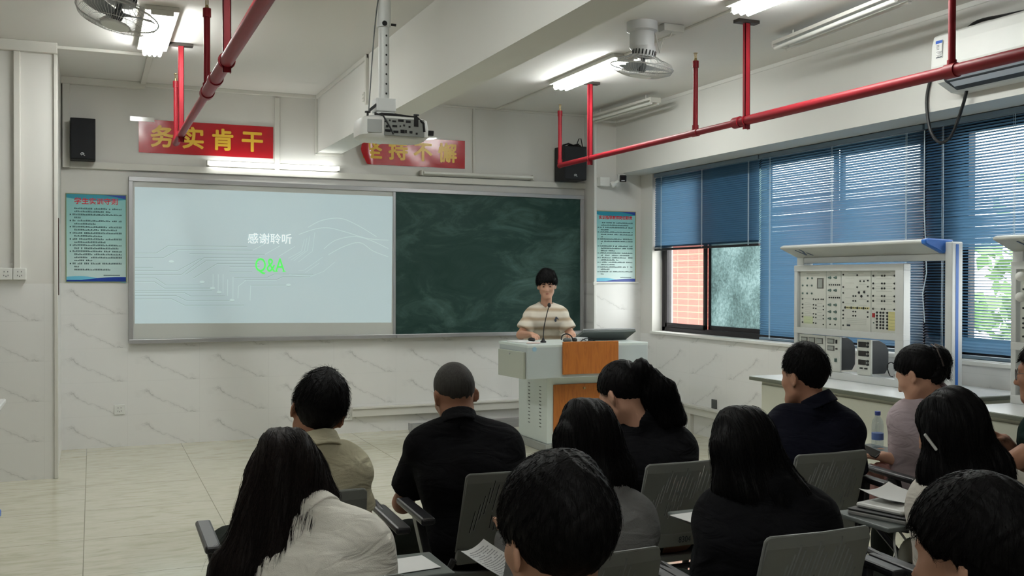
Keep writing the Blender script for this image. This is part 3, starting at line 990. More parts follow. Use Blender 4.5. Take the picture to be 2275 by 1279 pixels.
# ------------------------------------------------------------------ lamps
def tube_lamp(name, label, a, c, n, lit, spread=(1, 0, 0), drop=0.05, up=(0, 0, 1), group=None, rod=0.0, r=.0135, wid=.14, tm=None):
    """n fluorescent tubes from a to c under a metal batten"""
    a, c = Vector(a), Vector(c)
    d = (c - a).normalized()
    sp, up = Vector(spread), Vector(up)
    t = thing(name, label, 'lamp', (a + c) / 2 + up * drop, group)
    b = B()
    mid = (a + c) / 2 + up * (drop + (.004 if n > 2 else -.012))
    b.obox(mid, d * ((c - a).length / 2 + .02), sp * (wid / 2 + (.035 if n > 2 else 0)), up * (.016 if n > 2 else .012))
    if rod:
        for q in (a + d * .15, c - d * .15):
            b.cyl(q + up * drop, q + up * (drop + rod), .006, seg=8)
    b.build('batten', M_TRIM, t, bevel=.003)
    for q, s in ((a, -1), (c, 1)):
        e = B()
        e.obox(q + d * s * .012 + up * (drop * .5), d * .010, sp * (wid / 2), up * (drop * .42))
        e.build('lamp_holder', M_TRIM, t, bevel=.002)
    for i in range(n):
        o = sp * ((i - (n - 1) / 2) * (wid - .035) / max(1, n - 1)) if n > 1 else sp * 0
        e = B(); e.cyl(a + o, c + o, r, seg=14); e.build('tube', (tm or M_TUBE) if lit else M_TUBEOFF, t, smooth=True)
    return t
CL = 'ceiling strip lamps'
tube_lamp('strip_lamp', 'lit cluster of fluorescent tubes beside the left ceiling fan', (.42, 6.82, 3.185), (.42, 8.0, 3.185), 4, True, group=CL, drop=.045)
tube_lamp('strip_lamp', 'lit strip lamp on the ceiling, its near end behind the right fan cage', (3.83, 6.85, 3.185), (3.83, 8.0, 3.185), 3, True, group=CL, drop=.045)
tube_lamp('strip_lamp', 'lit strip lamp cut off by the top edge above a pipe hanger', (3.79, 4.1, 3.185), (3.79, 5.28, 3.185), 3, True, group=CL, drop=.045)
tube_lamp('strip_lamp', 'lit strip lamp over the rows left of the projector', (.42, 3.1, 3.185), (.42, 4.3, 3.185), 3, True, group=CL, drop=.045)
tube_lamp('strip_lamp', 'unseen strip lamp added over the last rows to brighten the backs of the audience', (.42, -.9, 3.185), (.42, .3, 3.185), 3, True, group=CL, drop=.045)  # added lamp out of view, lights the seated people from behind
tube_lamp('strip_lamp', 'unlit twin tubes on the ceiling near the air conditioner', (4.52, 5.82, 3.14), (4.40, 4.54, 3.14), 2, False, group=CL, drop=.05, rod=.05)
tube_lamp('tube_lamp', 'unlit twin tubes hanging in the ceiling corner above the security camera', (4.79, 9.24, 3.14), (4.83, 8.07, 3.14), 2, False, drop=.05, rod=.05, wid=.11)
tube_lamp('tube_lamp', 'lit tube over the white panel of the board', (.99, 9.46, 2.555), (2.17, 9.46, 2.555), 1, True, spread=(0, 0, 1), up=(0, 1, 0), drop=.09, wid=.05, r=.016, tm=M_TUBE2)
tube_lamp('tube_lamp', 'unlit tube over the green chalkboard', (3.03, 9.46, 2.553), (4.21, 9.46, 2.553), 1, False, spread=(0, 0, 1), up=(0, 1, 0), drop=.09, wid=.05)

# ------------------------------------------------------------------ ceiling fans
M_FANW = mat('fan_white', srgb(200, 200, 200), rough=.4)
M_WIRE = mat('fan_cage_wire', srgb(196, 196, 196), rough=.3, metal=.6)
M_BLADE = mat('fan_blade', srgb(150, 154, 156), rough=.35)
def fan(x, y, zdisc, tilt, label, R=.215, box=False):
    t = thing('ceiling_fan', label, 'fan', (x, y, ZC), 'caged ceiling fans')
    b = B(); b.lathe((x, y, ZC), [(.105, 0), (.105, -.06), (.085, -.07), (.085, -.17), (.07, -.19)], 24); b.build('mount', M_FANW, t, smooth=True)
    ax = Vector(tilt).normalized()
    c = Vector((x, y, zdisc))
    m = B(); m.lathe(c + ax * .06, [(.03, 0), (.075, .01), (.08, .05), (.07, .09), (.03, .10)], 24, ax); m.build('motor', M_FANW, t, smooth=True)
    v = B()
    for k in range(20):
        a = 2 * math.pi * k / 20
        e1 = ax.cross(Vector((0, 1, 0))).normalized(); e2 = ax.cross(e1)
        d = e1 * math.cos(a) + e2 * math.sin(a)
        v.bar(c + ax * .08 + d * .079, c + ax * .112 + d * .081, .009, .003, d)
    v.build('vent_slots', M_BLACK, t)
    s = B(); s.cyl(c + ax * .06, c - ax * .03, .016, seg=12); s.lathe(c, [(.02, -.035), (.03, -.02), (.03, .02), (.02, .03)], 16, ax); s.build('hub', M_GREY, t, smooth=True)
    e1 = ax.cross(Vector((0, 1, 0))).normalized(); e2 = ax.cross(e1)
    for k in range(3):
        a0 = 2 * math.pi * k / 3 + .5
        b = B(); vs = []
        n = 8
        for i in range(n + 1):
            u = i / n
            r = .028 + (R - .05) * u
            wdt = .03 + .075 * math.sin(min(1, u * 1.25) * math.pi * .55)
            sweep = a0 + .25 * u
            d = e1 * math.cos(sweep) + e2 * math.sin(sweep)
            q = ax.cross(d)
            p = c + d * r
            for s_, hh in ((-1, -.016), (1, .016)):
                vs.append(p + q * (s_ * wdt / 2) + ax * (hh * (1.2 - .5 * u)))
        m_ = len(vs)
        vs += [p + ax * .003 for p in vs]
        fs = []
        for i in range(n):
            fs += [(2 * i, 2 * i + 1, 2 * i + 3, 2 * i + 2), (m_ + 2 * i, m_ + 2 * i + 2, m_ + 2 * i + 3, m_ + 2 * i + 1), (2 * i, 2 * i + 2, m_ + 2 * i + 2, m_ + 2 * i), (2 * i + 1, m_ + 2 * i + 1, m_ + 2 * i + 3, 2 * i + 3)]
        fs += [(0, m_, m_ + 1, 1), (2 * n, 2 * n + 1, m_ + 2 * n + 1, m_ + 2 * n)]
        b.add(vs, fs); b.build('blade', M_BLADE, t, smooth=True)
    w = B()
    w.ring(c, R, .0045, ax, 48); w.ring(c - ax * .05, R * .62, .0018, ax, 40, 4); w.ring(c + ax * .05, R * .6, .0018, ax, 40, 4)
    nr = 72
    for k in range(nr):
        a = 2 * math.pi * k / nr
        d = e1 * math.cos(a) + e2 * math.sin(a)
        w.tube([c + d * R, c + d * R * .93 - ax * .03, c + d * R * .62 - ax * .055, c + d * .07 - ax * .062], .0011, 4, False)
        if k % 3 == 0:
            w.tube([c + d * R, c + d * R * .93 + ax * .03, c + d * R * .6 + ax * .055, c + d * .075 + ax * .085], .0013, 4, False)
    w.build('cage', M_WIRE, t, smooth=True)
    h = B(); h.lathe(c - ax * .058, [(.005, -.009), (.07, -.008), (.078, -.002), (.078, .004), (.005, .006)], 28, ax); h.build('centre_badge', M_WHITE, t, smooth=True)
    if box:
        j = B(); j.box((x + .14, y - .06, ZC - .05), (x + .30, y + .02, ZC)); j.build('junction_box', M_TRIM, t, bevel=.004)
        j = B(); j.tube([(x + .22, y - .03, ZC - .05), (x + .20, y - .03, ZC - .09), (x + .15, y - .03, ZC - .10), (x + .12, y - .03, ZC - .2), (x + .10, y - .03, ZC - .12), (x + .09, y - .02, ZC - .06)], .005, 6); j.build('wire', M_TRIM, t, smooth=True)
fan(.13, 5.85, 2.93, (.22, .10, 1), 'caged fan with pale badge hanging beside the lit tube cluster')
fan(3.46, 5.95, 2.945, (.10, -.12, 1), 'caged fan hanging from the ceiling right of the beam', box=True)

# ------------------------------------------------------------------ red sprinkler pipes
def pipe_run(x, z, y0, y1, r, drops, hangers, label, couplings=()):
    t = thing('sprinkler_pipe', label, 'pipe', (x, (y0 + y1) / 2, z), 'red sprinkler pipes')
    ys = couplings[0]; r2 = r * .74
    b = B(); b.tube([(x, y0, z), (x, ys, z)], r, 18); b.tube([(x, ys, z), (x, y1 - .03, z)], r2, 16); b.ball((x, y1 - .02, z), r2 * 1.12, 14, 8); b.build('main_pipe', M_RED, t, smooth=True)
    for yy in couplings:
        b = B(); b.cyl((x, yy - .035, z), (x, yy + .035, z), (r if yy <= ys else r2) * 1.2, seg=18); b.build('coupling', M_RED, t, smooth=True)
    for yd, zt in drops:
        b = B(); b.cyl((x, yd, z), (x, yd, zt), .0185, seg=14); b.cyl((x, yd, zt - .05), (x, yd, zt), .0235, seg=14); b.cyl((x, yd, z + .02), (x, yd, z + .055), .024, seg=14)
        ch = b.build('riser', M_RED, t, smooth=True)
        s = B(); s.cyl((x, yd, zt), (x, yd, zt + .02), .012, .009, 10); s.cyl((x - .008, yd, zt + .02), (x - .008, yd, zt + .055), .0022, seg=6); s.cyl((x + .008, yd, zt + .02), (x + .008, yd, zt + .055), .0022, seg=6)
        s.cyl((x, yd, zt + .02), (x, yd, zt + .05), .003, seg=6); s.cyl((x, yd, zt + .055), (x, yd, zt + .058), .016, seg=12)
        s.build('sprinkler_head', M_BRASS, ch, smooth=True)
    for yh in hangers:
        b = B(); b.box((x - .02, yh - .013, z - .06), (x + .02, yh - .009, ZC - .02)); b.box((x - .02, yh - .013, z - .06), (x - .016, yh + .015, ZC - .02)); b.box((x + .016, yh - .013, z - .06), (x + .02, yh + .015, ZC - .02))
        h = b.build('hanger', M_RED, t)
        p = B(); p.box((x - .085, yh - .03, ZC - .022), (x + .085, yh + .035, ZC)); p.build('ceiling_bracket', M_DARKIRON, h, bevel=.002)
        u = B(); u.ring((x, yh, z), (r if yh < ys else r2) * 1.12, .005, (0, 1, 0), 20, 6); u.build('clamp', M_RED, h, smooth=True)
pipe_run(.615, 2.575, -.5, 8.36, .034, [(8.33, 3.06), (6.02, 3.06)], [7.83, 5.1], 'red sprinkler pipe left of the projector with risers and hangers', (6.02, 5.6))
pipe_run(4.08, 2.575, -.5, 8.56, .032, [(8.54, 3.09), (6.24, 3.10), (3.87, 3.2)], [7.92, 5.62], 'red sprinkler pipe along the window side with risers and hangers', (5.72, 3.87, 6.24))

# ------------------------------------------------------------------ projector on its pole
px, py = 1.46, 5.27
pj = thing('projector', 'white ceiling projector on a perforated pole, its socket panel facing the room', 'projector', (px, py, ZC))
b = B(); b.cyl((px, py, 2.86), (px, py, ZC), .037, seg=20); b.lathe((px, py, ZC), [(.09, 0), (.09, -.01), (.04, -.02)], 20); b.build('upper_pole', M_WHITEMETAL, pj, smooth=True)
b = B(); b.cyl((px, py, 2.47), (px, py, 2.88), .0285, seg=20); b.build('lower_pole', M_WHITEMETAL, pj, smooth=True)
b = B()
for k in range(7):
    zz = 2.50 + k * .052
    b.cyl((px + .006, py - .0275, zz), (px + .007, py - .0292, zz), .0058, seg=10)
b.cyl((px - .006, py - .036, 2.875), (px - .006, py - .04, 2.875), .014, seg=12); b.cyl((px + .035, py - .02, 2.875), (px + .06, py - .03, 2.872), .007, seg=8)
b.build('pole_holes', M_BLACK, pj)
b = B(); b.box((px - .055, py - .05, 2.40), (px + .055, py + .05, 2.472)); b.box((px - .05, py - .045, 2.385), (px + .05, py + .045, 2.40))
b.build('mount_head', M_WHITEMETAL, pj, bevel=.006)
b = B(); b.bar((px - .09, py - .03, 2.40), (px - .05, py - .04, 2.435), .016, .014); b.build('mount_screw', M_BLACK, pj)
def hull_body(bb, sections):
    n = len(sections[0]); o = []
    for s_ in sections: o += s_
    fs = []
    for i in range(len(sections) - 1):
        for k in range(n):
            fs.append((i * n + k, i * n + (k + 1) % n, (i + 1) * n + (k + 1) % n, (i + 1) * n + k))
    fs += [tuple(reversed(range(n))), tuple(range((len(sections) - 1) * n, len(sections) * n))]
    bb.add(o, fs)
def psec(z, gx, gy):
    pts = []
    for i in range(40):
        a = 2 * math.pi * i / 40
        ca, sa = math.cos(a), math.sin(a)
        pts.append((px + .045 + gx * math.copysign(abs(ca) ** .42, ca) + .0, py + .02 + gy * math.copysign(abs(sa) ** .42, sa), z))
    return pts
b = B(); hull_body(b, [psec(2.246, .13, .085), psec(2.251, .172, .118), psec(2.268, .190, .13), psec(2.31, .192, .132), psec(2.358, .184, .128), psec(2.372, .155, .10)])
b.build('body', M_WHITE, pj, smooth=True)
b = B(); b.box((px - .03, py - .1145, 2.262), (px + .195, py - .108, 2.356)); body_panel = b.build('socket_panel', mat('projector_panel_grey', srgb(132, 134, 130), rough=.5), pj, bevel=.003)
b = B()
for dx, dz, w, h in ((-.012, .075, .016, .008), (.012, .083, .008, .008), (.03, .078, .02, .009), (.062, .083, .03, .012), (.105, .08, .026, .012), (-.005, .045, .012, .012), (.03, .05, .026, .01), (.07, .052, .008, .008), (.09, .058, .009, .009), (.12, .05, .01, .01), (-.01, .02, .03, .012), (.035, .015, .028, .012), (.075, .016, .022, .018), (.10, .018, .010, .016), (.125, .018, .016, .012), (.15, .06, .024, .05), (.16, .012, .01, .01)):
    b.box((px - .015 + dx, py - .117, 2.264 + dz * .9), (px - .015 + dx + w, py - .1143, 2.264 + dz * .9 + h))
b.build('sockets', M_BLACK, body_panel)
b = B(); b.box((px - .12, py - .1125, 2.275), (px - .04, py - .106, 2.345)); b.build('vent_grille', mat('projector_vent', srgb(168, 170, 168), rough=.6), pj, bevel=.003)
b = B(); b.box((px + .22, py - .05, 2.285), (px + .27, py - .02, 2.312)); b.build('cable_plug', M_BLACK, pj, bevel=.003)
b = B(); b.cyl((px + .02, py + .12, 2.285), (px + .02, py + .165, 2.285), .035, seg=20); b.build('lens', M_DARKGLASS, pj, smooth=True)
for dx, dy in ((-.105, -.06), (.165, -.06)):
    b = B(); b.cyl((px + dx, py + dy, 2.365), (px + dx, py + dy, 2.385), .006, seg=8); b.cyl((px + dx, py + dy, 2.385), (px + dx, py + dy, 2.392), .016, seg=12); b.build('foot_knob', M_BLACK, pj, smooth=True)
b = B()
b.tube([(px - .06, py - .03, 2.388), (px + .03, py - .06, 2.384), (px + .13, py - .05, 2.379), (px + .16, py - .09, 2.37), (px + .185, py - .128, 2.335), (px + .19, py - .125, 2.29)], .007, 6)
b.tube([(px - .06, py - .05, 2.386), (px - .035, py - .115, 2.365), (px + .0, py - .125, 2.305), (px + .02, py - .12, 2.27)], .0045, 6)
b.tube([(px - .05, py, 2.388), (px + .05, py - .04, 2.386), (px + .12, py - .02, 2.380)], .009, 6)
b.build('black_cable', M_BLACK, pj, smooth=True)
b = B(); b.tube(smooth_curve([(px - .10, py - .06, 2.385), (px - .085, py - .03, 2.5), (px - .065, py - .02, 2.75), (px - .05, py - .03, 2.93), (px - .036, py - .03, 3.02)]), .0035, 6); b.build('thin_cable', M_GREY, pj, smooth=True)

# ------------------------------------------------------------------ air conditioner on the window beam
ac = thing('air_conditioner', 'white split air conditioner on the beam above the open-slat blind', 'air conditioner', (5.1, 4.2, 2.68))
prof = [(5.10, 3.045), (4.93, 3.045), (4.875, 3.02), (4.858, 2.96), (4.852, 2.83), (4.868, 2.775), (4.905, 2.735), (5.02, 2.682), (5.10, 2.675)]
b = B(); b.prism([(x, 3.55, z) for x, z in prof], (0, 1.22, 0)); b.build('housing', M_WHITE, ac, bevel=.008)
b = B(); b.prism([(x, 3.60, z) for x, z in [(4.866, 2.772), (4.90, 2.733), (5.0, 2.688), (5.0, 2.70), (4.91, 2.745), (4.874, 2.778)]], (0, 1.1, 0))
b.build('outlet_slot', mat('ac_slot', srgb(60, 62, 66), rough=.5), ac)
b = B(); b.prism([(x, 3.6, z) for x, z in [(4.850, 2.79), (4.858, 2.76), (4.955, 2.702), (4.965, 2.708), (4.872, 2.77)]], (0, 1.08, 0)); b.build('air_flap', mat('ac_flap', srgb(196, 202, 212), rough=.25), ac, bevel=.003)
b = B(); b.box((4.8505, 4.675, 2.875), (4.8525, 4.728, 2.985)); st_ = b.build('sticker', M_PAPER, ac)
b = B(); b.use(mat('sticker_blue', srgb(52, 92, 178), rough=.4)); b.box((4.8495, 4.675, 2.967), (4.8507, 4.728, 2.985))
b.use(M_INK)
for k in range(4):
    b.box((4.8497, 4.70, 2.955 - k * .008), (4.8507, 4.722, 2.9575 - k * .008))
for k in range(5):
    b.box((4.8497, 4.68, 2.915 - k * .007), (4.8507, 4.722 - .008 * (k % 3), 2.917 - k * .007))
b.box((4.8497, 4.677, 2.9), (4.8507, 4.679, 2.965)); b.box((4.8497, 4.68, 2.878), (4.8507, 4.724, 2.884))
b.build('sticker_print', None, st_)
b = B(); b.tube(smooth_curve([(5.04, 4.66, 2.69), (5.05, 4.70, 2.60), (5.07, 4.79, 2.45), (5.07, 4.85, 2.395), (5.07, 4.92, 2.40), (5.08, 5.0, 2.5), (5.085, 5.03, 2.7), (5.085, 4.97, 2.86), (5.07, 4.80, 2.97), (5.02, 4.60, 3.08), (5.02, 4.35, 3.075), (5.03, 4.1, 3.06)], 60), .0105, 8); b.build('drain_hose', M_BLACK, ac, smooth=True)
b = B(); b.cyl((5.07, 4.10, 3.05), (5.07, 4.10, 3.24), .022, seg=12); b.build('pipe_sleeve', M_TRIM, ac, smooth=True)

# ------------------------------------------------------------------ security camera
scm = thing('security_camera', 'white bullet security camera with black face beside the window corner', 'camera', (4.93, 9.3, 2.5))
b = B(); b.box((4.87, 9.22, 2.47), (4.985, 9.30, 2.565)); b.build('junction_box', M_WHITE, scm, bevel=.006)
b = B(); b.lathe((5.01, 9.2, 2.488), [(.03, -.02), (.034, 0), (.026, .02), (.02, .03)], 16, (1, -.4, .5)); b.bar((5.0, 9.21, 2.49), (5.05, 9.15, 2.52), .026, .022); b.build('swivel_arm', M_WHITE, scm, smooth=True)
dd = Vector((-.36, -.90, -.18)).normalized()
cc = Vector((5.075, 9.13, 2.553))
sx_ = dd.cross(Vector((0, 0, 1))).normalized(); up_ = sx_.cross(dd)
b = B(); b.obox(cc, sx_ * .038, dd * .09, up_ * .040); b.build('body', M_WHITE, scm, bevel=.012)
b = B(); b.obox(cc + dd * .085, sx_ * .036, dd * .018, up_ * .037); fc = b.build('front_face', M_DARKGLASS, scm, bevel=.01)
b = B(); b.obox(cc + dd * .104 - up_ * .02, sx_ * .018, dd * .0015, up_ * .003); b.build('light_bar', M_LOGO, fc)

# ------------------------------------------------------------------ sockets and switches
def socket(lo, hi, face, label, m=M_WHITE, name='wall_socket', holes=5):
    """face: 'y' towards the room from the front wall, 'x-' from a wall on the right"""
    lo, hi = Vector(lo), Vector(hi)
    t = thing(name, label, 'socket', (lo + hi) / 2)
    b = B(); b.box(lo, hi); b.build('plate', m, t, bevel=.004)
    c = (lo + hi) / 2
    b = B()
    for i in range(holes):
        u = (-.012, .012, -.014, .014, 0)[i]; v = (.016, .016, -.012, -.012, -.018)[i]
        if face == 'y':
            b.box((c.x + u - .0022, lo.y - .001, c.z + v - .005), (c.x + u + .0022, lo.y + .002, c.z + v + .005))
        else:
            b.box((lo.x - .001, c.y + u - .0022, c.z + v - .005), (lo.x + .002, c.y + u + .0022, c.z + v + .005))
    b.build('pin_holes', M_GREY, t)
    return t
socket((.180, YF - .012, .288), (.268, YF, .376), 'y', 'white socket plate on the marble tile below the left poster')
socket((2.245, YF - .012, .125), (2.333, YF, .213), 'y', 'white five-hole socket at the end of the wall duct, behind the beige-shirted man')
socket((5.388, 7.875, .285), (5.40, 7.955, .372), 'x', 'dark grey socket plate on the tiled wall above the cable duct', M_GREY, holes=0)
socket((5.365, 7.48, .262), (5.40, 7.565, .365), 'x', 'white surface socket box beside the end of the lab bench cabinet', holes=2)
socket((-.625, 8.185, 1.488), (-.538, 8.22, 1.575), 'y', 'white socket box on the left pillar, left one of the pair')
socket((-.535, 8.185, 1.488), (-.448, 8.22, 1.575), 'y', 'white socket box on the left pillar, right one under the vertical duct')
socket((1.965, 7.68, 2.895), (1.99, 7.73, 2.965), 'x', 'small socket on the side of the ceiling beam above the projector', M_TRIM, holes=4)
b = B(); b.box((2.86, 9.32, 0.0), (4.3, 9.40, .085)); b.box((2.855, 9.315, .02), (2.862, 9.405, .09)); b.box((2.86, 9.318, .04), (4.3, 9.32, .05))
tag(recenter(b.build('duct_length', M_ALU, bevel=.004), (3.58, 9.36, 0)), 'loose grey duct length lying on the floor along the front wall', 'duct')

# ------------------------------------------------------------------ lectern and what stands on it
M_LECT = mat('lectern_grey_steel', srgb(178, 186, 186), rough=.4, var=.03)
M_LECT2 = mat('lectern_light_frame', srgb(206, 214, 210), rough=.4, var=.02)
M_DRAW = mat('lectern_side_cover', srgb(172, 176, 164), rough=.45, var=.02)
M_WOOD = wood_mat('orange_wood', srgb(176, 104, 38), srgb(156, 88, 30))
lec = thing('lectern', 'grey steel lectern with orange wood panels in front of the chalkboard', 'lectern', (3.95, 7.95, 0))
b = B()
b.box((3.335, 7.60, .665), (4.49, 8.22, .935)); b.build('upper_housing', M_LECT, lec, bevel=.008)
b = B(); b.box((3.335, 7.60, .925), (4.49, 8.24, .952)); b.build('desk_top', M_LECT2, lec, bevel=.006)
b = B(); b.hexa([(3.312, 7.63, .665), (3.334, 7.63, .665), (3.334, 8.19, .655), (3.312, 8.19, .655), (3.312, 7.63, .892), (3.334, 7.63, .892), (3.334, 8.19, .885), (3.312, 8.19, .885)]); so = b.build('side_cover', M_DRAW, lec, bevel=.004)
b = B(); b.cyl((3.305, 7.92, .862), (3.313, 7.92, .862), .008, seg=12); b.build('lock', M_ALU, so, smooth=True)
b = B(); b.box((3.655, 7.575, .695), (4.185, 7.60, .972)); b.build('front_wood_panel', M_WOOD, lec, bevel=.006)
b = B(); b.cyl((3.40, 7.5985, .915), (3.40, 7.602, .915), .02, seg=18); b.build('round_sticker', mat('pale_blue_sticker', srgb(150, 184, 204), rough=.4), lec, smooth=True)
b = B(); b.box((3.63, 7.85, .07), (4.30, 8.47, .665)); low = b.build('pedestal', M_LECT2, lec, bevel=.006)
b = B()
for c0 in range(2):
    for k in range(12):
        yy, zz = 7.97 + .24 * c0, .20 + .032 * k + .01 * c0
        b.box((3.627, yy, zz), (3.631, yy + .035, zz + .007))
b.build('vent_slots', M_GREY, low)
b = B(); b.box((3.69, 7.838, .115), (4.235, 7.85, .585)); dr = b.build('door', M_WOOD, lec, bevel=.004)
b = B(); b.cyl((3.985, 7.826, .545), (3.985, 7.838, .545), .010, seg=14); b.build('lock', M_BRASS, dr, smooth=True)
b = B(); b.box((3.61, 7.83, 0), (4.32, 8.49, .07)); b.build('plinth', mat('lectern_plinth', srgb(150, 152, 148), rough=.5), lec, bevel=.004)

mon = thing('monitor', 'dark grey tilted monitor seen from behind on the lectern', 'monitor', (4.2, 7.95, .952))
def slab(bb, c, ux, uy, th):
    n = Vector(ux).cross(Vector(uy)).normalized() * th
    c, ux, uy = Vector(c), Vector(ux), Vector(uy)
    bb.hexa([c - ux - uy, c + ux - uy, c + ux + uy, c - ux + uy, c - ux - uy + n, c + ux - uy + n, c + ux + uy + n, c - ux + uy + n])
b = B(); slab(b, (4.235, 7.935, 1.008), (.265, 0, 0), (.012, -.075, .042), .022); b.build('back_cover', mat('monitor_shell', srgb(84, 90, 88), rough=.45), mon, bevel=.004)
b = B(); b.bar((3.984, 7.862, 1.056), (4.51, 7.862, 1.056), .012, .012); b.build('top_edge', M_ALU, mon, bevel=.003)
b = B(); b.hexa([(4.1, 7.98, .952), (4.36, 7.98, .952), (4.36, 8.10, .952), (4.1, 8.10, .952), (4.13, 7.98, .975), (4.33, 7.98, .975), (4.33, 8.04, .99), (4.13, 8.04, .99)]); b.build('stand', M_BLACK, mon, bevel=.003)

mic = thing('microphone', 'gooseneck microphone rising in front of the presenter', 'microphone', (3.60, 7.86, .952))
b = B(); b.lathe((3.600, 7.86, .952), [(.026, 0), (.026, .010), (.016, .018), (.010, .03), (.008, .04)], 18); b.build('base', M_BLACK, mic, smooth=True)
b = B(); b.tube(smooth_curve([(3.600, 7.86, .98), (3.606, 7.86, 1.08), (3.626, 7.855, 1.18), (3.645, 7.85, 1.255)]), .0042, 8); b.build('gooseneck', M_BLACK, mic, smooth=True)
b = B(); b.ball((3.650, 7.848, 1.275), (.0155, .0155, .021), 14, 10); b.build('foam_tip', M_BLACK, mic, smooth=True)
b = B(); b.ball((3.585, 8.075, .965), (.03, .05, .019), 14, 8)
tag(recenter(b.build('computer_mouse', M_BLACK, smooth=True), (3.585, 8.075, .952)), 'black computer mouse under the presenter’s hand', 'mouse')
hp = thing('headphones', 'dark headset with curved headband lying beside the microphone', 'headphones', (3.80, 7.8, .952))
b = B(); b.tube([(3.745 + .055 * (1 - math.cos(a)), 7.80 + .02 * math.sin(a), .975 + .05 * math.sin(a)) for a in [i * math.pi / 10 for i in range(11)]], .006, 8); b.build('headband', M_BLACK, hp, smooth=True)
b = B(); b.ball((3.80, 7.80, .972), (.042, .03, .02), 14, 8); b.build('ear_cup', M_GREY, hp, smooth=True)
b = B(); b.ball((3.875, 7.80, .972), (.024, .03, .02), 14, 8); b.build('ear_cup', M_BLACK, hp, smooth=True)
for i, (x, y, w, d, an, z, lab) in enumerate(((3.44, 7.99, .15, .21, .15, .953, 'white papers stacked at the far left end of the lectern top'), (3.47, 7.78, .11, .15, -.5, .953, 'pinkish paper sheet near the left front corner of the lectern'))):
    b = B(); ca, sa = math.cos(an), math.sin(an)
    b.obox((x, y, z + .004), (w / 2 * ca, w / 2 * sa, 0), (-d / 2 * sa, d / 2 * ca, 0), (0, 0, .004 - .002 * i))
    tag(recenter(b.build('paper_stack', M_PAPER if i == 0 else mat('pinkish_paper', srgb(214, 196, 190), rough=.8)), (x, y, z)), lab, 'paper')
b = B(); b.obox((3.93, 7.83, .972), (.06, .02, .0), (-.015, .05, 0), (0, 0, .018)); 
tag(recenter(b.build('charger_box', M_LGREY, bevel=.006), (3.93, 7.83, .952)), 'small pale box between headset and monitor on the lectern', 'box')
b = B(); b.tube(smooth_curve([(3.90, 7.75, .957), (3.97, 7.77, .985), (4.05, 7.76, .96), (4.0, 7.80, .957), (3.93, 7.78, .98), (3.88, 7.86, .957)]), .004, 6)
tag(recenter(b.build('cable', M_BLACK, smooth=True), (3.95, 7.78, .953)), 'black cable looped behind the upper wood panel of the lectern', 'cable')

# ------------------------------------------------------------------ lab benches with training racks
M_BENCH = mat('bench_top_white', srgb(224, 226, 226), rough=.25, var=.02)
M_EDGE = mat('bench_edge_dark', srgb(92, 96, 84), rough=.4)
M_CABI = mat('bench_cabinet_ivory', srgb(206, 207, 194), rough=.5, var=.02)
M_RACK = mat('rack_frame_light', srgb(206, 208, 206), rough=.4, metal=.1, var=.02)
M_RACKD = mat('rack_inside_dark', srgb(84, 82, 78), rough=.5)
M_BLUEP = mat('blue_plastic_cap', srgb(46, 106, 190), rough=.35)
M_PANEL = mat('instrument_panel', srgb(204, 206, 198), rough=.5, var=.05, scale=22)
M_PRINT = mat('panel_print', srgb(150, 154, 146), rough=.6)
M_YEL2 = mat('panel_yellow', srgb(206, 200, 140), rough=.6)
M_JACK = mat('socket_black', srgb(26, 28, 28), rough=.4)
M_TEAL = mat('knob_teal_grey', srgb(84, 104, 98), rough=.4)
M_REDSW = mat('red_switch', srgb(150, 30, 34), rough=.4)
M_LCD = mat('meter_window', srgb(150, 154, 148), rough=.25)

def bench(y_far, y_near, label):
    t = thing('lab_bench', label, 'bench', (4.88, (y_far + y_near) / 2, 0), 'lab benches along the window wall')
    def poly(inset, z):
        pts = [(4.40 + inset, y_far - .0 - inset), (4.40 + inset, y_near + .06)]
        for k in range(7):
            a = math.pi + (math.pi / 2) * k / 6
            pts.append((4.46 + .06 * math.cos(a) + inset, y_near + .06 + .06 * math.sin(a) + inset))
        pts += [(5.34, y_near + inset), (5.34, y_far - inset)]
        return [(x, y, z) for x, y in pts]
    b = B(); b.prism(poly(0, .772), (0, 0, .026)); b.build('worktop_edge', M_EDGE, t, bevel=.005)
    b = B(); b.prism(poly(.004, .797), (0, 0, .004)); b.build('worktop', M_BENCH, t)
    b = B(); b.box((4.47, y_near + .05, .06), (5.32, y_far - .06, .772)); cab = b.build('cabinet', M_CABI, t, bevel=.004)
    ym = (y_near + y_far) / 2
    for ya, yb in ((y_near + .06, ym - .02), (ym + .02, y_far - .07)):
        b = B(); b.box((4.460, ya, .10), (4.47, yb, .745)); d = b.build('door', M_CABI, cab, bevel=.003)
        h = B(); h.box((4.448, ya + .04, .55), (4.46, ya + .052, .68)); h.build('handle', M_ALU, d, bevel=.003)
    b = B(); b.box((4.50, y_near + .08, 0), (5.30, y_far - .09, .06)); b.build('plinth', M_GREY, t)
    return t

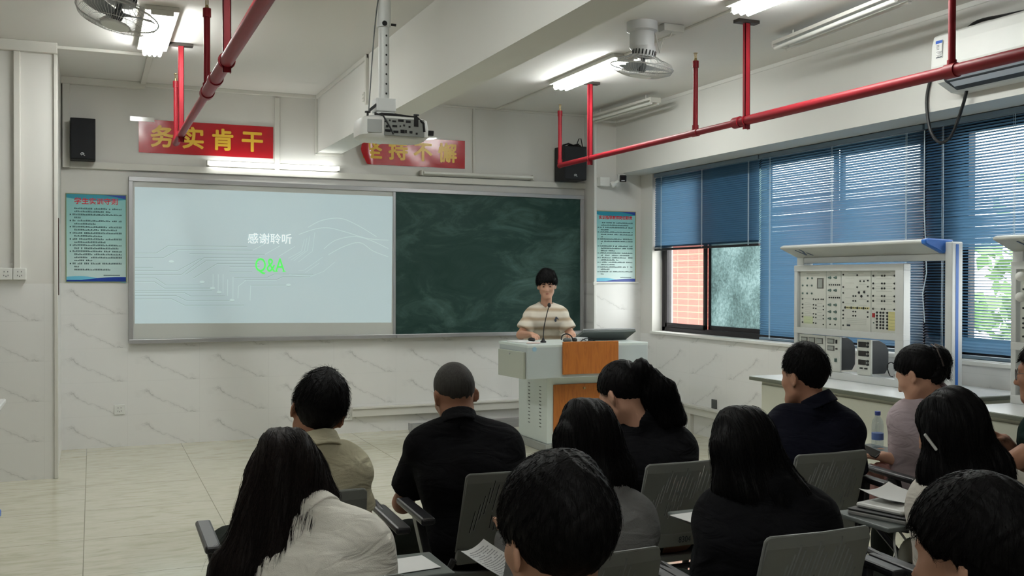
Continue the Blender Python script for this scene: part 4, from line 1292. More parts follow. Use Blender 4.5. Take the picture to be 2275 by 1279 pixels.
def rack(y_far, y_near, label, xp=4.84):
    """instrument rack: portal with a lamp hood, an inner frame that holds the panels; faces -X"""
    z0 = .801
    t = thing('training_rack', label, 'rack', (xp + .1, (y_far + y_near) / 2, z0), 'electrical training racks')
    yn = y_far - 1.42
    for ya, yb, nm in ((y_far - .03, y_far + .045, 'post'), (yn, yn + .055, 'post')):
        b = B(); b.box((xp + .03, ya, z0), (xp + .12, yb, 1.735)); p = b.build(nm, M_RACK, t, bevel=.006)
        if yb < y_far:
            s = B(); s.box((xp + .062, ya - .002, z0 + .01), (xp + .084, ya + .001, 1.72)); s.build('blue_strip', M_BLUEP, p)
    b = B(); b.box((xp + .034, yn + .055, 1.62), (xp + .116, y_far - .03, 1.665)); b.build('top_beam', M_RACK, t, bevel=.004)
    prof = [(xp + .12, 1.665), (xp + .12, 1.745), (xp - .10, 1.752), (xp - .13, 1.742), (xp - .13, 1.728), (xp + .02, 1.665)]
    b = B(); b.prism([(x, yn + .075, z) for x, z in prof], (0, 1.385, 0)); hood = b.build('lamp_hood', mat('hood_light_grey', srgb(190, 192, 186), rough=.4), t, bevel=.006)
    b = B(); b.prism([(x, yn + .05, z) for x, z in [(xp + .025, 1.662), (xp + .10, 1.75), (xp - .10, 1.757), (xp - .135, 1.747), (xp - .13, 1.722)]], (0, .04, 0)); b.build('end_cap', M_BLUEP, hood, bevel=.008)
    b = B()
    def hp_(y, s): # point on the sloping hood face
        return Vector((xp - .13 + .15 * s - .002, y, 1.728 - .063 * s - .002))
    for (ya, sa), (yb, sb) in (((y_far - .10, .2), (y_far - .125, .75)), ((y_far - .125, .75), (y_far - .16, .3)), ((y_far - .16, .3), (y_far - .15, .15)), ((y_far - .17, .5), (y_far - .19, .8))):
        b.bar(hp_(ya, sa), hp_(yb, sb), .010, .003)
    b.build('hood_emblem', mat('emblem_blue_grey', srgb(96, 112, 140), rough=.4), hood)
    yin = y_far - 1.085
    f = B()
    for ya, yb in ((y_far - .035, y_far), (yin, yin + .075)):
        f.box((xp - .03, ya, z0), (xp + .03, yb, 1.605))
    for za, zb in ((z0, z0 + .05), (1.105, 1.15), (1.56, 1.605)):
        f.box((xp - .031, yin - .001, za), (xp + .03, y_far + .001, zb))
    f.build('inner_frame', M_RACK, t, bevel=.004)
    return t, xp, yin, y_far

def panel(parent, x, y1, y0, z0, z1, kind):
    """flat instrument panel; y1 is its far (picture-left) edge"""
    b = B()
    b.use(M_PANEL); b.box((x - .006, y0 + .003, z0), (x + .02, y1 - .003, z1))
    w, h = y1 - y0, z1 - z0
    def P(u, v): return (y1 - u * w, z1 - v * h)
    def jack(u, v, r=.0085, m=M_JACK):
        yy, zz = P(u, v); b.use(m); b.cyl((x - .011, yy, zz), (x - .005, yy, zz), r * .66, r * .8, 10)
    def line(u0, v0, u1, v1, th=.0016, m=M_PRINT):
        a, c = P(u0, v0), P(u1, v1); b.use(m)
        b.bar((x - .0064, a[0], a[1]), (x - .0064, c[0], c[1]), th, .0008, (1, 0, 0)) if abs(a[0] - c[0]) + abs(a[1] - c[1]) > 1e-4 else None
    def rect(u0, v0, u1, v1, m, th=.002):
        a, c = P(u0, v0), P(u1, v1); b.use(m); b.box((x - .006 - th, min(a[0], c[0]), min(a[1], c[1])), (x - .005, max(a[0], c[0]), max(a[1], c[1])))
    line(.25, .035, .75, .035, .003)
    if kind == 0:
        rect(.66, .12, .90, .30, M_RACKD); rect(.70, .135, .86, .285, M_LCD, .003)
        for u, v in ((.30, .12), (.47, .12), (.11, .25), (.28, .25), (.46, .25), (.11, .39), (.28, .39), (.46, .39)): jack(u, v, .010, M_TEAL)
        for v in (.49, .59, .65, .75, .81, .91):
            jack(.11, v); line(.17, v, .45, v); jack(.53, v, .007); jack(.62, v + .005, .007)
            if v > .5: jack(.90, v + .02, .007)
        for u in (.71, .82, .89): jack(u, .49, .007)
        rect(.15, .80, .5, .93, mat('panel_green_print', srgb(196, 206, 168), rough=.6), .0008)
        for v in (.56, .62, .68, .72, .78, .85): line(.2, v, .42, v + .005); line(.66, v, .84, v)
    elif kind == 1:
        for v in (.11, .33, .58, .70, .82):
            for u in (.28, .66): jack(u, v, .014, M_TEAL); jack(u - .12, v, .008, M_TEAL)
        for v in (.235, .455):
            for u in (.22, .36, .5, .64, .78, .9): jack(u, v, .007)
            line(.1, v - .03, .9, v - .03)
        jack(.28, .92, .008); jack(.62, .92, .008)
    elif kind == 2:
        for v in (.06, .27, .37, .53, .67, .74, .80, .92): jack(.08, v, .008)
        for u, v in ((.55, .07), (.65, .17), (.77, .17), (.90, .16), (.55, .27), (.90, .26), (.90, .41), (.42, .42), (.50, .42), (.42, .5), (.5, .5), (.90, .5), (.42, .68), (.5, .68), (.90, .68), (.42, .75), (.5, .75), (.9, .76)): jack(u, v, .008)
        for u, v in ((.61, .36), (.78, .35), (.69, .42)): jack(u, v, .012)
        rect(.12, .60, .95, .635, M_YEL2, .0008)
        for i in range(12): jack(.15 + .068 * i, .617, .011 if i in (0, 3, 6, 9) else .006)
        for v in (.12, .2, .3, .45, .55): line(.15, v, .45, v); line(.6, v + .02, .85, v + .02)
        for v in (.80, .83, .86, .89): line(.2, v, .85, v)
        rect(.20, .90, .32, .93, M_INK, .0008)
    elif kind == 3:
        for v in (.08, .205, .285, .41, .49, .62):
            for u in (.09, .43, .53, .91): jack(u, v, .009)
            line(.13, v, .4, v); line(.57, v, .88, v); line(.2, v + .05, .8, v + .05)
        rect(.68, .66, .97, .96, M_YEL2, .0008)
        rect(.07, .69, .16, .76, M_REDSW, .006); jack(.11, .85, .006, M_TEAL)
        for i in range(6):
            for u in (.24, .38, .49, .64): jack(u, .68 + .05 * i, .010)
            line(.7, .69 + .05 * i, .94, .69 + .05 * i)
    return b.build('instrument_panel', None, parent)

bench(6.02, 4.42, 'white-topped lab bench with ivory cabinet behind the man in the dark polo')
bench(4.14, 2.5, 'white-topped lab bench at the right edge of the picture')
rk, xp, yin, yfar = rack(6.03, 4.93, 'training rack with four instrument panels under a pale hood with a blue end')
edges = [yfar - .038, yfar - .325, yfar - .478, yfar - .770, yin + .08]
for k in range(4):
    panel(rk, xp, edges[k], edges[k + 1], 1.15, 1.56, k)
rk2, xp2, yin2, yfar2 = rack(4.13, 3.0, 'training rack with white lamp bulbs cut off by the right edge')
edges = [yfar2 - .04, yfar2 - .34, yfar2 - .6, yfar2 - .80, yin2 + .08]
for k in range(4):
    panel(rk2, xp2, edges[k], edges[k + 1], 1.15, 1.56, (2, 0, 3, 1)[k])
panel(rk2, xp2, yfar2 - .04, yfar2 - .55, .855, 1.10, 1)
b = B(); b.cyl((xp2 - .02, yfar2 - .075, .905), (xp2 - .005, yfar2 - .075, .905), .018, seg=14)
b.build('stop_button', M_REDSW, rk2, smooth=True)
for dy, z in ((.075, 1.52), (.13, 1.465), (.075, 1.405)):
    b = B(); b.ball((xp2 - .045, yfar2 - dy, z), .027, 14, 10); b.cyl((xp2 - .02, yfar2 - dy, z), (xp2, yfar2 - dy, z), .016, seg=12)
    b.build('lamp_bulb', mat('opal_glass', srgb(236, 236, 230), rough=.3), rk2, smooth=True)

def meter(y1, y0, z0, z1, label, kind, depth=.26):
    t = thing('meter_module', label, 'meter', (xp, (y0 + y1) / 2, z0), 'meter boxes on the near bench')
    b = B(); b.use(M_PANEL); b.box((xp - .012, y0, z0), (xp + .004, y1, z1)); face = b.build('face', None, t, bevel=.002)
    k = B(); prof = [(xp + .004, z0 + .01), (xp + .004, z1 - .005), (xp + depth * .45, z1 - .005), (xp + depth * .8, z1 - .03), (xp + depth, z1 - .07), (xp + depth, z0 + .05), (xp + depth * .8, z0 + .01)]
    k.prism([(x, y0 + .004, z) for x, z in prof], (0, (y1 - y0) - .008, 0)); k.build('casing', mat('meter_casing', srgb(58, 60, 62), rough=.5), t, bevel=.006)
    w, h = y1 - y0, z1 - z0
    def rc(u0, v0, u1, v1, m, nm, th=.004):
        q = B(); q.box((xp - .012 - th, y1 - u1 * w, z1 - v1 * h), (xp - .011, y1 - u0 * w, z1 - v0 * h)); return q.build(nm, m, face, bevel=.001)
    if kind == 'three':
        for i in range(3):
            rc(.08 + .30 * i, .08, .33 + .30 * i, .25, M_RACKD, 'meter_bezel'); rc(.105 + .30 * i, .10, .305 + .30 * i, .23, M_LCD, 'meter_window', .006)
    elif kind == 'two':
        for i in range(2):
            rc(.14, .07 + .2 * i, .62, .21 + .2 * i, M_RACKD, 'meter_bezel'); rc(.18, .09 + .2 * i, .58, .19 + .2 * i, M_LCD, 'meter_window', .006)
        rc(.74, .09, .82, .2, M_JACK, 'switch', .008); rc(.74, .33, .84, .37, M_JACK, 'switch', .008)
        rc(.7, .62, .8, .72, M_TEAL, 'knob', .012)
    else:
        for i in range(3):
            rc(.12, .07 + .25 * i, .66, .22 + .25 * i, M_DARKGLASS, 'display')
            for q in range(2):
                bb = B(); bb.cyl((xp - .022, y1 - .82 * w, z1 - (.10 + .25 * i + .09 * q) * h), (xp - .011, y1 - .82 * w, z1 - (.10 + .25 * i + .09 * q) * h), .009, seg=12); bb.build('knob', M_JACK, face, smooth=True)
        rc(.25, .79, .43, .83, M_JACK, 'switch', .008); rc(.6, .79, .78, .83, M_JACK, 'switch', .008)
meter(yfar - .04, yfar - .32, .853, 1.10, 'white three-window meter box below the leftmost instrument panel', 'three', .13)
meter(yfar - .328, yfar - .475, .853, 1.10, 'narrow two-window meter box with grey casing, beside the three-window box', 'two', .13)
meter(yfar - .645, yfar - .775, .853, 1.095, 'tall three-display meter box with dark casing standing alone in the rack', 'display', .15)
for i, (y, x) in enumerate(((yfar - .93, xp + .07), (yfar - .965, xp + .05))):
    t = thing('power_plug', ('black plug standing on the worktop, left of the two', 'black plug standing on the worktop, nearer the post')[i], 'plug', (x, y, .801), 'plugs on the worktop')
    b = B(); b.lathe((x, y, .856), [(.018, 0), (.020, .012), (.014, .03), (.007, .055), (.006, .065)], 12); b.build('body', M_BLACK, t, smooth=True)
    b = B(); b.tube(smooth_curve([(x, y, .92), (x, y + (.05 if i == 0 else -.05), .95), (x + .03, y + (.12 if i == 0 else -.10), .92), (x + .06, y + (.13 if i == 0 else -.14), .856), (x - .02, y + (.02 if i == 0 else -.02), .858)]), .0035, 6); b.build('cord', M_BLACK, t, smooth=True)

# bench corner and stool at the left picture edge
tb = thing('lab_bench', 'corner of a white worktop poking in at the left edge', 'bench', (-1.1, 6.4, 0))
b = B(); b.prism([(-.487, 6.83, .735), (-.487, 5.9, .735), (-1.6, 5.9, .735), (-1.6, 6.83, .735)], (0, 0, .028)); b.build('worktop', M_BENCH, tb, bevel=.006)
b = B(); b.box((-1.55, 5.95, .05), (-.66, 6.72, .735)); b.build('cabinet', M_CABI, tb, bevel=.004)
b = B(); b.box((-1.5, 6.0, 0), (-.70, 6.68, .05)); b.build('plinth', M_GREY, tb)
so_ = thing('stool', 'blue stool seat edge at the left picture edge', 'stool', (-.555, 5.05, 0))
b = B(); b.lathe((-.555, 5.05, .42), [(.16, 0), (.175, .008), (.175, .026), (.165, .032)], 28); b.build('seat', M_BLUEP, so_, smooth=True)
for k in range(4):
    a = math.pi / 4 + k * math.pi / 2
    b = B(); b.cyl((-.555 + .11 * math.cos(a), 5.05 + .11 * math.sin(a), .42), (-.555 + .16 * math.cos(a), 5.05 + .16 * math.sin(a), 0), .011, seg=8); b.build('leg', M_LEGS, so_, smooth=True)

# ------------------------------------------------------------------ training chairs
def make_chair(label):
    t = thing('training_chair', label, 'chair', (0, 0, 0), 'grey training chairs')
    # back shell, reclined, with slits cut through
    nx, nz = 12, 10
    def bp(u, w, off):     # u -1..1, w 0 bottom ..1 top
        half = .172 + .006 * (1 - w)
        cor = max(0, w - .90) / .10
        half -= .006 * cor * cor
        x = half * u
        z = .535 + .285 * w
        y = .085 - .095 * w - .012 * (1 - u * u) + .010 * (w > .96)
        return (x, y + off, z)
    b = B(); vs = []; fs = []
    for off in (0, .006):
        for j in range(nz + 1):
            for i in range(nx + 1):
                vs.append(bp(-1 + 2 * i / nx, j / nz, off))
    n = (nx + 1) * (nz + 1)
    for j in range(nz):
        for i in range(nx):
            a = j * (nx + 1) + i
            fs.append((a, a + 1, a + nx + 2, a + nx + 1)); fs.append((n + a, n + a + nx + 1, n + a + nx + 2, n + a + 1))
    for i in range(nx):
        fs.append((i, n + i, n + i + 1, i + 1)); q = nz * (nx + 1) + i; fs.append((q, q + 1, n + q + 1, n + q))
    for j in range(nz):
        q = j * (nx + 1); fs.append((q, q + nx + 1, n + q + nx + 1, n + q)); q += nx; fs.append((q, n + q, n + q + nx + 1, q + nx + 1))
    b.add(vs, fs)
    back = b.build('backrest', M_SEAT, t)
    cut = B()
    tops = [.70, .725, .755, .785, .81, .795, .77, .785, .815, .80, .78, .76, .795, .82, .80, .785, .765, .745, .72]
    lens = [.085, .10, .09, .10, .085, .10, .085, .06, .13, .07, .08, .07, .10, .10, .08, .10, .12, .10, .07]
    for i, (zt, ln) in enumerate(zip(tops, lens)):
        x = -.135 + .015 * i
        zt -= .012
        cut.obox((x, .02, zt - ln / 2), (.0026, 0, 0), (0, .12, 0), (.006 * ln / .08, 0, ln / 2))
        if 5 <= i <= 9 or 14 <= i <= 16:
            cut.obox((x - .0075, .02, zt - ln - .040), (.0026, 0, 0), (0, .12, 0), (.0022, 0, .026))
    co = cut.build('cutter', M_SEAT)
    md = back.modifiers.new('slits', 'BOOLEAN'); md.operation = 'DIFFERENCE'; md.solver = 'EXACT'; md.use_self = True; md.object = co
    dg = bpy.context.evaluated_depsgraph_get()
    me = bpy.data.meshes.new_from_object(back.evaluated_get(dg))
    back.modifiers.clear(); old = back.data; back.data = me; bpy.data.meshes.remove(old)
    cm = co.data; bpy.data.objects.remove(co); bpy.data.meshes.remove(cm)
    # rim round the back and lower lip
    b = B(); b.tube([bp(-1, .0, .005), bp(-1, .5, .005), bp(-1, .97, .005), bp(-.985, .99, .005), bp(-.96, 1, .005), bp(0, 1, .005), bp(.96, 1, .005), bp(.985, .99, .005), bp(1, .97, .005), bp(1, .5, .005), bp(1, 0, .005)], .006, 8); b.build('back_rim', M_SEAT, t, smooth=True)
    b = B(); b.hexa([(-.182, .075, .49), (.182, .075, .49), (.182, .11, .49), (-.182, .11, .49), (-.179, .068, .545), (.179, .068, .545), (.179, .097, .545), (-.179, .097, .545)]); b.build('back_lip', M_SEAT, t, bevel=.006)
    # seat pan
    b = B(); vs = []; fs = []
    for off in (0, -.022):
        for j in range(9):
            for i in range(9):
                u, w = -1 + i / 4, j / 8
                half = .215 - .02 * (w > .9) - .02 * (w < .05)
                vs.append((half * u, .09 + .40 * w, .452 - .02 * (1 - u * u) * math.sin(w * math.pi) - .018 * max(0, w - .8) / .2 + off))
    for j in range(8):
        for i in range(8):
            a = j * 9 + i
            fs.append((a, a + 1, a + 10, a + 9)); fs.append((81 + a, 81 + a + 9, 81 + a + 10, 81 + a + 1))
    for i in range(8):
        fs.append((i, 81 + i, 82 + i, i + 1)); q = 72 + i; fs.append((q, q + 1, 82 + q, 81 + q))
        q = 9 * i; fs.append((q, q + 9, 90 + q, 81 + q)); q += 8; fs.append((q, 81 + q, 90 + q, q + 9))
    b.add(vs, fs); b.build('seat', M_SEAT, t, smooth=True)
    for s in (-1, 1):
        b = B(); b.hexa([(s * .278, .02, .655), (s * .328, .02, .655), (s * .328, .34, .668), (s * .278, .34, .668), (s * .278, .02, .680), (s * .328, .02, .680), (s * .328, .34, .690), (s * .278, .34, .690)]); arm = b.build('armrest', M_LEGS, t, bevel=.008)
        b = B(); b.bar((s * .30, .16, .66), (s * .255, .13, .43), .03, .05, (0, 1, 0)); b.build('arm_post', M_LEGS, arm, bevel=.004)
        b = B(); b.tube([(s * .24, .36, .435), (s * .245, .40, .30), (s * .25, .47, .055)], .014, 10); l = b.build('leg', M_LEGS, t, smooth=True)
        b = B(); b.cyl((s * .25 - .011, .47, .028), (s * .25 + .011, .47, .028), .028, seg=16); b.build('caster', M_BLACK, l, smooth=True)
        b = B(); b.tube([(s * .24, .36, .435), (s * .235, .16, .30), (s * .25, -.04, .055)], .014, 10); l = b.build('leg', M_LEGS, t, smooth=True)
        b = B(); b.cyl((s * .25 - .011, -.04, .028), (s * .25 + .011, -.04, .028), .028, seg=16); b.build('caster', M_BLACK, l, smooth=True)
        b = B(); b.tube([(s * .19, .085, .51), (s * .22, .10, .44), (s * .24, .36, .428)], .012, 8); b.build('side_rail', M_LEGS, t, smooth=True)
    b = B(); b.cyl((-.24, .12, .40), (.24, .12, .40), .011, seg=10); b.build('cross_bar', M_LEGS, t, smooth=True)
    return t

def tablet(t, side, x0, x1, y0, y1, z=.705):
    """writing pad on a chair arm (a part of the chair)"""
    off = world_loc(t)
    b = B(); b.box((off.x + x0, off.y + y0, z), (off.x + x1, off.y + y1, z + .016)); p = b.build('writing_pad', mat('pad_grey', srgb(92, 98, 96), rough=.4), t, bevel=.005)
    b = B(); b.tube([(off.x + side * .30, off.y + .22, .672), (off.x + side * .30, off.y + .38, .69), (off.x + (side * .26), off.y + .42, z)], .011, 8); b.build('pad_arm', M_LEGS, p, smooth=True)

CH = {}
def place(key, x, y, label, rz=0.0, pads=()):
    if not CH:
        c = make_chair(label); c.location = (x, y, 0)
    else:
        c = dup(CH0, (x, y, 0), label, 'grey training chairs', rz)
    CH[key] = c
    for p in pads:
        PADS.append((c, p))
    return c
PADS = []
CH0 = place('B', 1.365, 3.235, 'grey chair under the close-cropped man in black, left of the lectern')
place('A', .645, 3.15, 'grey chair under the man in the beige polo, mostly hidden', pads=[(1, .02, .30, .44, .66)])
place('C', 2.035, 3.155, 'grey chair with a handwritten number, under the woman with the ponytail')
place('D', 2.67, 3.11, 'grey chair under the man in the dark navy polo')
place('E', 3.44, 3.12, 'grey chair under the woman with the hair claw', pads=[(-1, -.34, -.02, .36, .60)])
place('G', .49, 2.20, 'grey chair under the long-haired woman in the white shirt', pads=[(1, .17, .40, .30, .52)])
place('H', 1.155, 2.18, 'grey chair under the woman in the grey sweater')
place('I', 1.80, 2.145, 'grey chair under the long-haired woman in black', pads=[(-1, -.02, .24, .50, .74)])
place('J', 2.45, 1.98, 'grey chair under the woman in the cream blouse', pads=[(-1, -.15, .17, .44, .70)])
place('K', .70, 1.10, 'grey chair under the dark-haired man nearest the camera, centre')
place('L', 1.36, .88, 'grey chair under the dark-haired man at the lower right corner')
place('M', 3.75, 2.58, 'grey chair at the right edge under the man with glasses', .6, pads=[(-1, -.34, -.02, .36, .60)])
for c, p in PADS:
    tablet(c, *p)
b = B(); ch = CH['C'].location
b.text('8304', lambda x, y, z: (ch.x + .03 + x, ch.y + .0685 - .0035 * (y / .03) - .0015, .507 + y), size=.034, sx=.8)
b.build('handwritten_number', M_INK, CH['C'], fix=False)

# ------------------------------------------------------------------ implicit-surface figures
F32 = np.float32
def A(*p): return np.array(p, F32)
def nrm(v): v = np.asarray(v, F32); return v / max(1e-9, np.linalg.norm(v))
def cap(P, a, b, ra, rb=None):
    rb = ra if rb is None else rb
    a = np.asarray(a, F32); ab = np.asarray(b, F32) - a
    t = np.clip(((P - a) @ ab) / max(1e-9, float(ab @ ab)), 0, 1)
    return np.linalg.norm(P - a - t[:, None] * ab, axis=1) - (ra + (rb - ra) * t)
def ell(P, c, r, M=None):
    q = P - np.asarray(c, F32)
    if M is not None: q = q @ M        # columns of M are the local axes
    r = np.asarray(r, F32)
    k0 = np.linalg.norm(q / r, axis=1); k1 = np.linalg.norm(q / (r * r), axis=1)
    return k0 * (k0 - 1) / np.maximum(k1, 1e-6)
def smin(a, b, k):
    h = np.maximum(k - np.abs(a - b), 0) / k
    return np.minimum(a, b) - h * h * k * .25
def smax(a, b, k): return -smin(-a, -b, k)
def wave(P, f, s=0.0):
    x, y, z = P[:, 0] * f, P[:, 1] * f, P[:, 2] * f
    return (np.sin(x * 1.3 + 1.7 * np.sin(y * .9 + s) + s) * np.sin(y * 1.1 + 1.3 * np.sin(z * 1.2 + s)) + np.sin(z * 1.5 + 1.1 * np.sin(x + s) + 2 * s)) * .5

def mesh_sdf(fn, lo, hi, h):
    """naive surface nets, evaluated finely only near the surface"""
    lo, hi = np.asarray(lo, np.float64), np.asarray(hi, np.float64)
    R = 4
    n = np.ceil((hi - lo) / (h * R)).astype(int) + 1
    cx = [lo[i] + (np.arange(n[i]) + .5 - .5 / R) * h * R for i in range(3)]
    G = np.stack(np.meshgrid(*cx, indexing='ij'), -1).reshape(-1, 3).astype(F32)
    fc = fn(G).reshape(n)
    f = np.repeat(np.repeat(np.repeat(fc, R, 0), R, 1), R, 2)
    near = np.repeat(np.repeat(np.repeat(np.abs(fc) < h * R * 1.75, R, 0), R, 1), R, 2)
    idx = np.argwhere(near)
    P = (lo + idx * h).astype(F32)
    vals = np.empty(len(P), F32)
    for s in range(0, len(P), 400000):
        vals[s:s + 400000] = fn(P[s:s + 400000])
    f[near] = vals
    S = f < 0
    N = np.array(f.shape) - 1
    corners = [(i, j, k) for i in (0, 1) for j in (0, 1) for k in (0, 1)]
    cnt = np.zeros(N, np.int8)
    for i, j, k in corners:
        cnt += S[i:i + N[0], j:j + N[1], k:k + N[2]]
    act = (cnt > 0) & (cnt < 8)
    cells = np.argwhere(act)
    vid = -np.ones(N, np.int64); vid[act] = np.arange(len(cells))
    acc = np.zeros((len(cells), 3)); num = np.zeros(len(cells))
    for axis in range(3):
        o1, o2 = [x for x in range(3) if x != axis]
        for u in (0, 1):
            for w in (0, 1):
                c0 = [0, 0, 0]; c0[o1] = u; c0[o2] = w
                c1 = list(c0); c1[axis] = 1
                a = f[cells[:, 0] + c0[0], cells[:, 1] + c0[1], cells[:, 2] + c0[2]]
                b = f[cells[:, 0] + c1[0], cells[:, 1] + c1[1], cells[:, 2] + c1[2]]
                m = (a < 0) != (b < 0)
                t = np.where(m, a / np.where(m, a - b, 1), 0)
                p = np.zeros((len(cells), 3)); p[:] = c0; p[:, axis] = t
                acc += p * m[:, None]; num += m
    V = lo + (cells + acc / np.maximum(num, 1)[:, None]) * h
    faces = []
    for axis in range(3):
        o1, o2 = (axis + 1) % 3, (axis + 2) % 3
        sl0 = [slice(1, N[i]) for i in range(3)]; sl0[axis] = slice(0, N[axis])
        sl1 = list(sl0); sl1[axis] = slice(1, N[axis] + 1)
        a, b = S[tuple(sl0)], S[tuple(sl1)]
        e = np.argwhere(a != b)
        flip = a[tuple(e.T)]
        base = e.copy()
        for i in range(3):
            if i != axis: base[:, i] += 1
        def g(d1, d2):
            q = base.copy(); q[:, o1] -= d1; q[:, o2] -= d2
            return vid[q[:, 0], q[:, 1], q[:, 2]]
        q = np.stack([g(1, 1), g(0, 1), g(0, 0), g(1, 0)], 1)
        q[~flip] = q[~flip][:, ::-1]
        faces.append(q)
    return V, np.concatenate(faces)

def sdf_obj(name, fn, lo, hi, h, material, parent, extra=None):
    V, Fq = mesh_sdf(fn, lo, hi, h)
    off = np.array(world_loc(parent))
    V = V - off
    me = bpy.data.meshes.new(name)
    nv, nf = len(V), len(Fq)
    if extra is not None:
        ev, ef = extra
        ev = np.asarray(ev) - off
        V = np.concatenate([V, ev]); Fq = np.concatenate([Fq, np.asarray(ef) + nv]); nf = len(Fq)
    me.vertices.add(len(V)); me.vertices.foreach_set('co', V.astype(F32).ravel())
    me.loops.add(nf * 4); me.loops.foreach_set('vertex_index', Fq.astype(np.int32).ravel())
    me.polygons.add(nf); me.polygons.foreach_set('loop_start', np.arange(nf, dtype=np.int32) * 4)
    me.polygons.foreach_set('use_smooth', np.ones(nf, bool))
    me.update(calc_edges=True); me.validate()
    me.materials.append(material)
    o = bpy.data.objects.new(name, me); COL.objects.link(o); o.parent = parent
    return o

def grad(fn, P, e=.003):
    g = np.stack([fn(P + A(e, 0, 0)) - fn(P - A(e, 0, 0)), fn(P + A(0, e, 0)) - fn(P - A(0, e, 0)), fn(P + A(0, 0, e)) - fn(P - A(0, 0, e))], 1)
    return g / np.maximum(1e-6, np.linalg.norm(g, axis=1))[:, None]

def strands(fn, seeds, flow, step, n, lift, lift_end, width, rng, jitter=.25):
    """thin hair strands that run along the hair surface and lift off it a little at the tip"""
    P = seeds.astype(F32)
    for _ in range(3):
        P = P - (fn(P)[:, None]) * grad(fn, P)
    pts = [P.copy()]
    J = rng.normal(size=P.shape).astype(F32) * jitter
    for k in range(n):
        d = flow(P) + J
        g = grad(fn, P)
        d = d - (d * g).sum(1)[:, None] * g * .9
        d /= np.maximum(1e-6, np.linalg.norm(d, axis=1))[:, None]
        P = P + d * step
        tgt = lift + (lift_end - lift) * ((k + 1) / n) ** 2
        P = P - ((fn(P) - tgt)[:, None]) * grad(fn, P) * .9
        pts.append(P.copy())
    T = np.stack(pts, 1)                      # strands x points x 3
    m, q = T.shape[:2]
    d = np.gradient(T, axis=1); d /= np.maximum(1e-6, np.linalg.norm(d, axis=2))[..., None]
    s = np.cross(d, rng.normal(size=(m, 1, 3)) + 0 * d); s /= np.maximum(1e-6, np.linalg.norm(s, axis=2))[..., None]
    u = np.cross(d, s)
    wd = (width * (1 - .85 * np.linspace(0, 1, q)))[None, :, None]
    ring = np.stack([T + s * wd, T - s * wd * .5 + u * wd * .87, T - s * wd * .5 - u * wd * .87], 2)
    V = ring.reshape(-1, 3)
    base = (np.arange(m)[:, None, None] * q + np.arange(q - 1)[None, :, None]) * 3
    k = np.arange(3)[None, None, :]; k2 = (k + 1) % 3
    Fq = np.stack([base + k, base + k2, base + 3 + k2, base + 3 + k], -1).reshape(-1, 4)
    return V, Fq

def frame(yaw, pitch, roll):
    """head axes as matrix columns (right, forward, up); yaw turns left, pitch bows forward, roll leans right"""
    cy, sy = math.cos(yaw), math.sin(yaw)
    f = np.array([-sy, cy, 0.0]); r = np.array([cy, sy, 0.0]); u = np.array([0, 0, 1.0])
    cp, sp = math.cos(pitch), math.sin(pitch)
    f, u = f * cp - u * sp, u * cp + f * sp
    cr, sr = math.cos(roll), math.sin(roll)
    r, u = r * cr - u * sr, u * cr + r * sr
    return np.stack([r, f, u], 1).astype(F32)

def head_sdf(P, H, M, s=1.0):
    q = ((P - H) @ M) / s
    ax = np.abs(q[:, 0]); qm = np.stack([ax, q[:, 1], q[:, 2]], 1)
    d = ell(q, (0, -.012, .028), (.075, .096, .092))
    d = smin(d, ell(q, (0, .028, -.045), (.058, .064, .072)), .045)
    d = smin(d, np.linalg.norm(q - A(0, .070, -.098), axis=1) - .021, .035)
    d = smin(d, cap(qm, (.048, .0, -.06), (.02, .07, -.098), .016), .03)
    d = smin(d, cap(qm, (0, .086, .026), (.036, .076, .024), .010), .018)
    d = smin(d, cap(qm, (.046, .062, -.022), (.030, .078, -.018), .012), .03)
    d = smax(d, -(np.linalg.norm(qm - A(.032, .098, .002), axis=1) - .0165), .014)
    d = smin(d, np.linalg.norm(qm - A(.031, .073, .001), axis=1) - .0125, .006)
    d = smin(d, cap(q, (0, .088, .008), (0, .108, -.034), .007, .011), .012)
    d = smin(d, np.linalg.norm(qm - A(.011, .096, -.038), axis=1) - .0075, .008)
    d = smin(d, cap(qm, (0, .092, -.060), (.018, .083, -.062), .0055), .008)
    d = smin(d, cap(qm, (0, .091, -.069), (.015, .083, -.068), .0065), .008)
    e = q - A(0, 0, 0)
    # ears
    er = np.stack([ax - .081 + (q[:, 1] + .008) * .45, q[:, 1] + .008, q[:, 2] + .008], 1)
    ear = ell(er, (0, 0, 0), (.0085, .021, .033))
    ear = smax(ear, -(ell(er, (.010, .004, .002), (.008, .011, .019))), .006)
    d = smin(d, ear, .010)
    return d * s

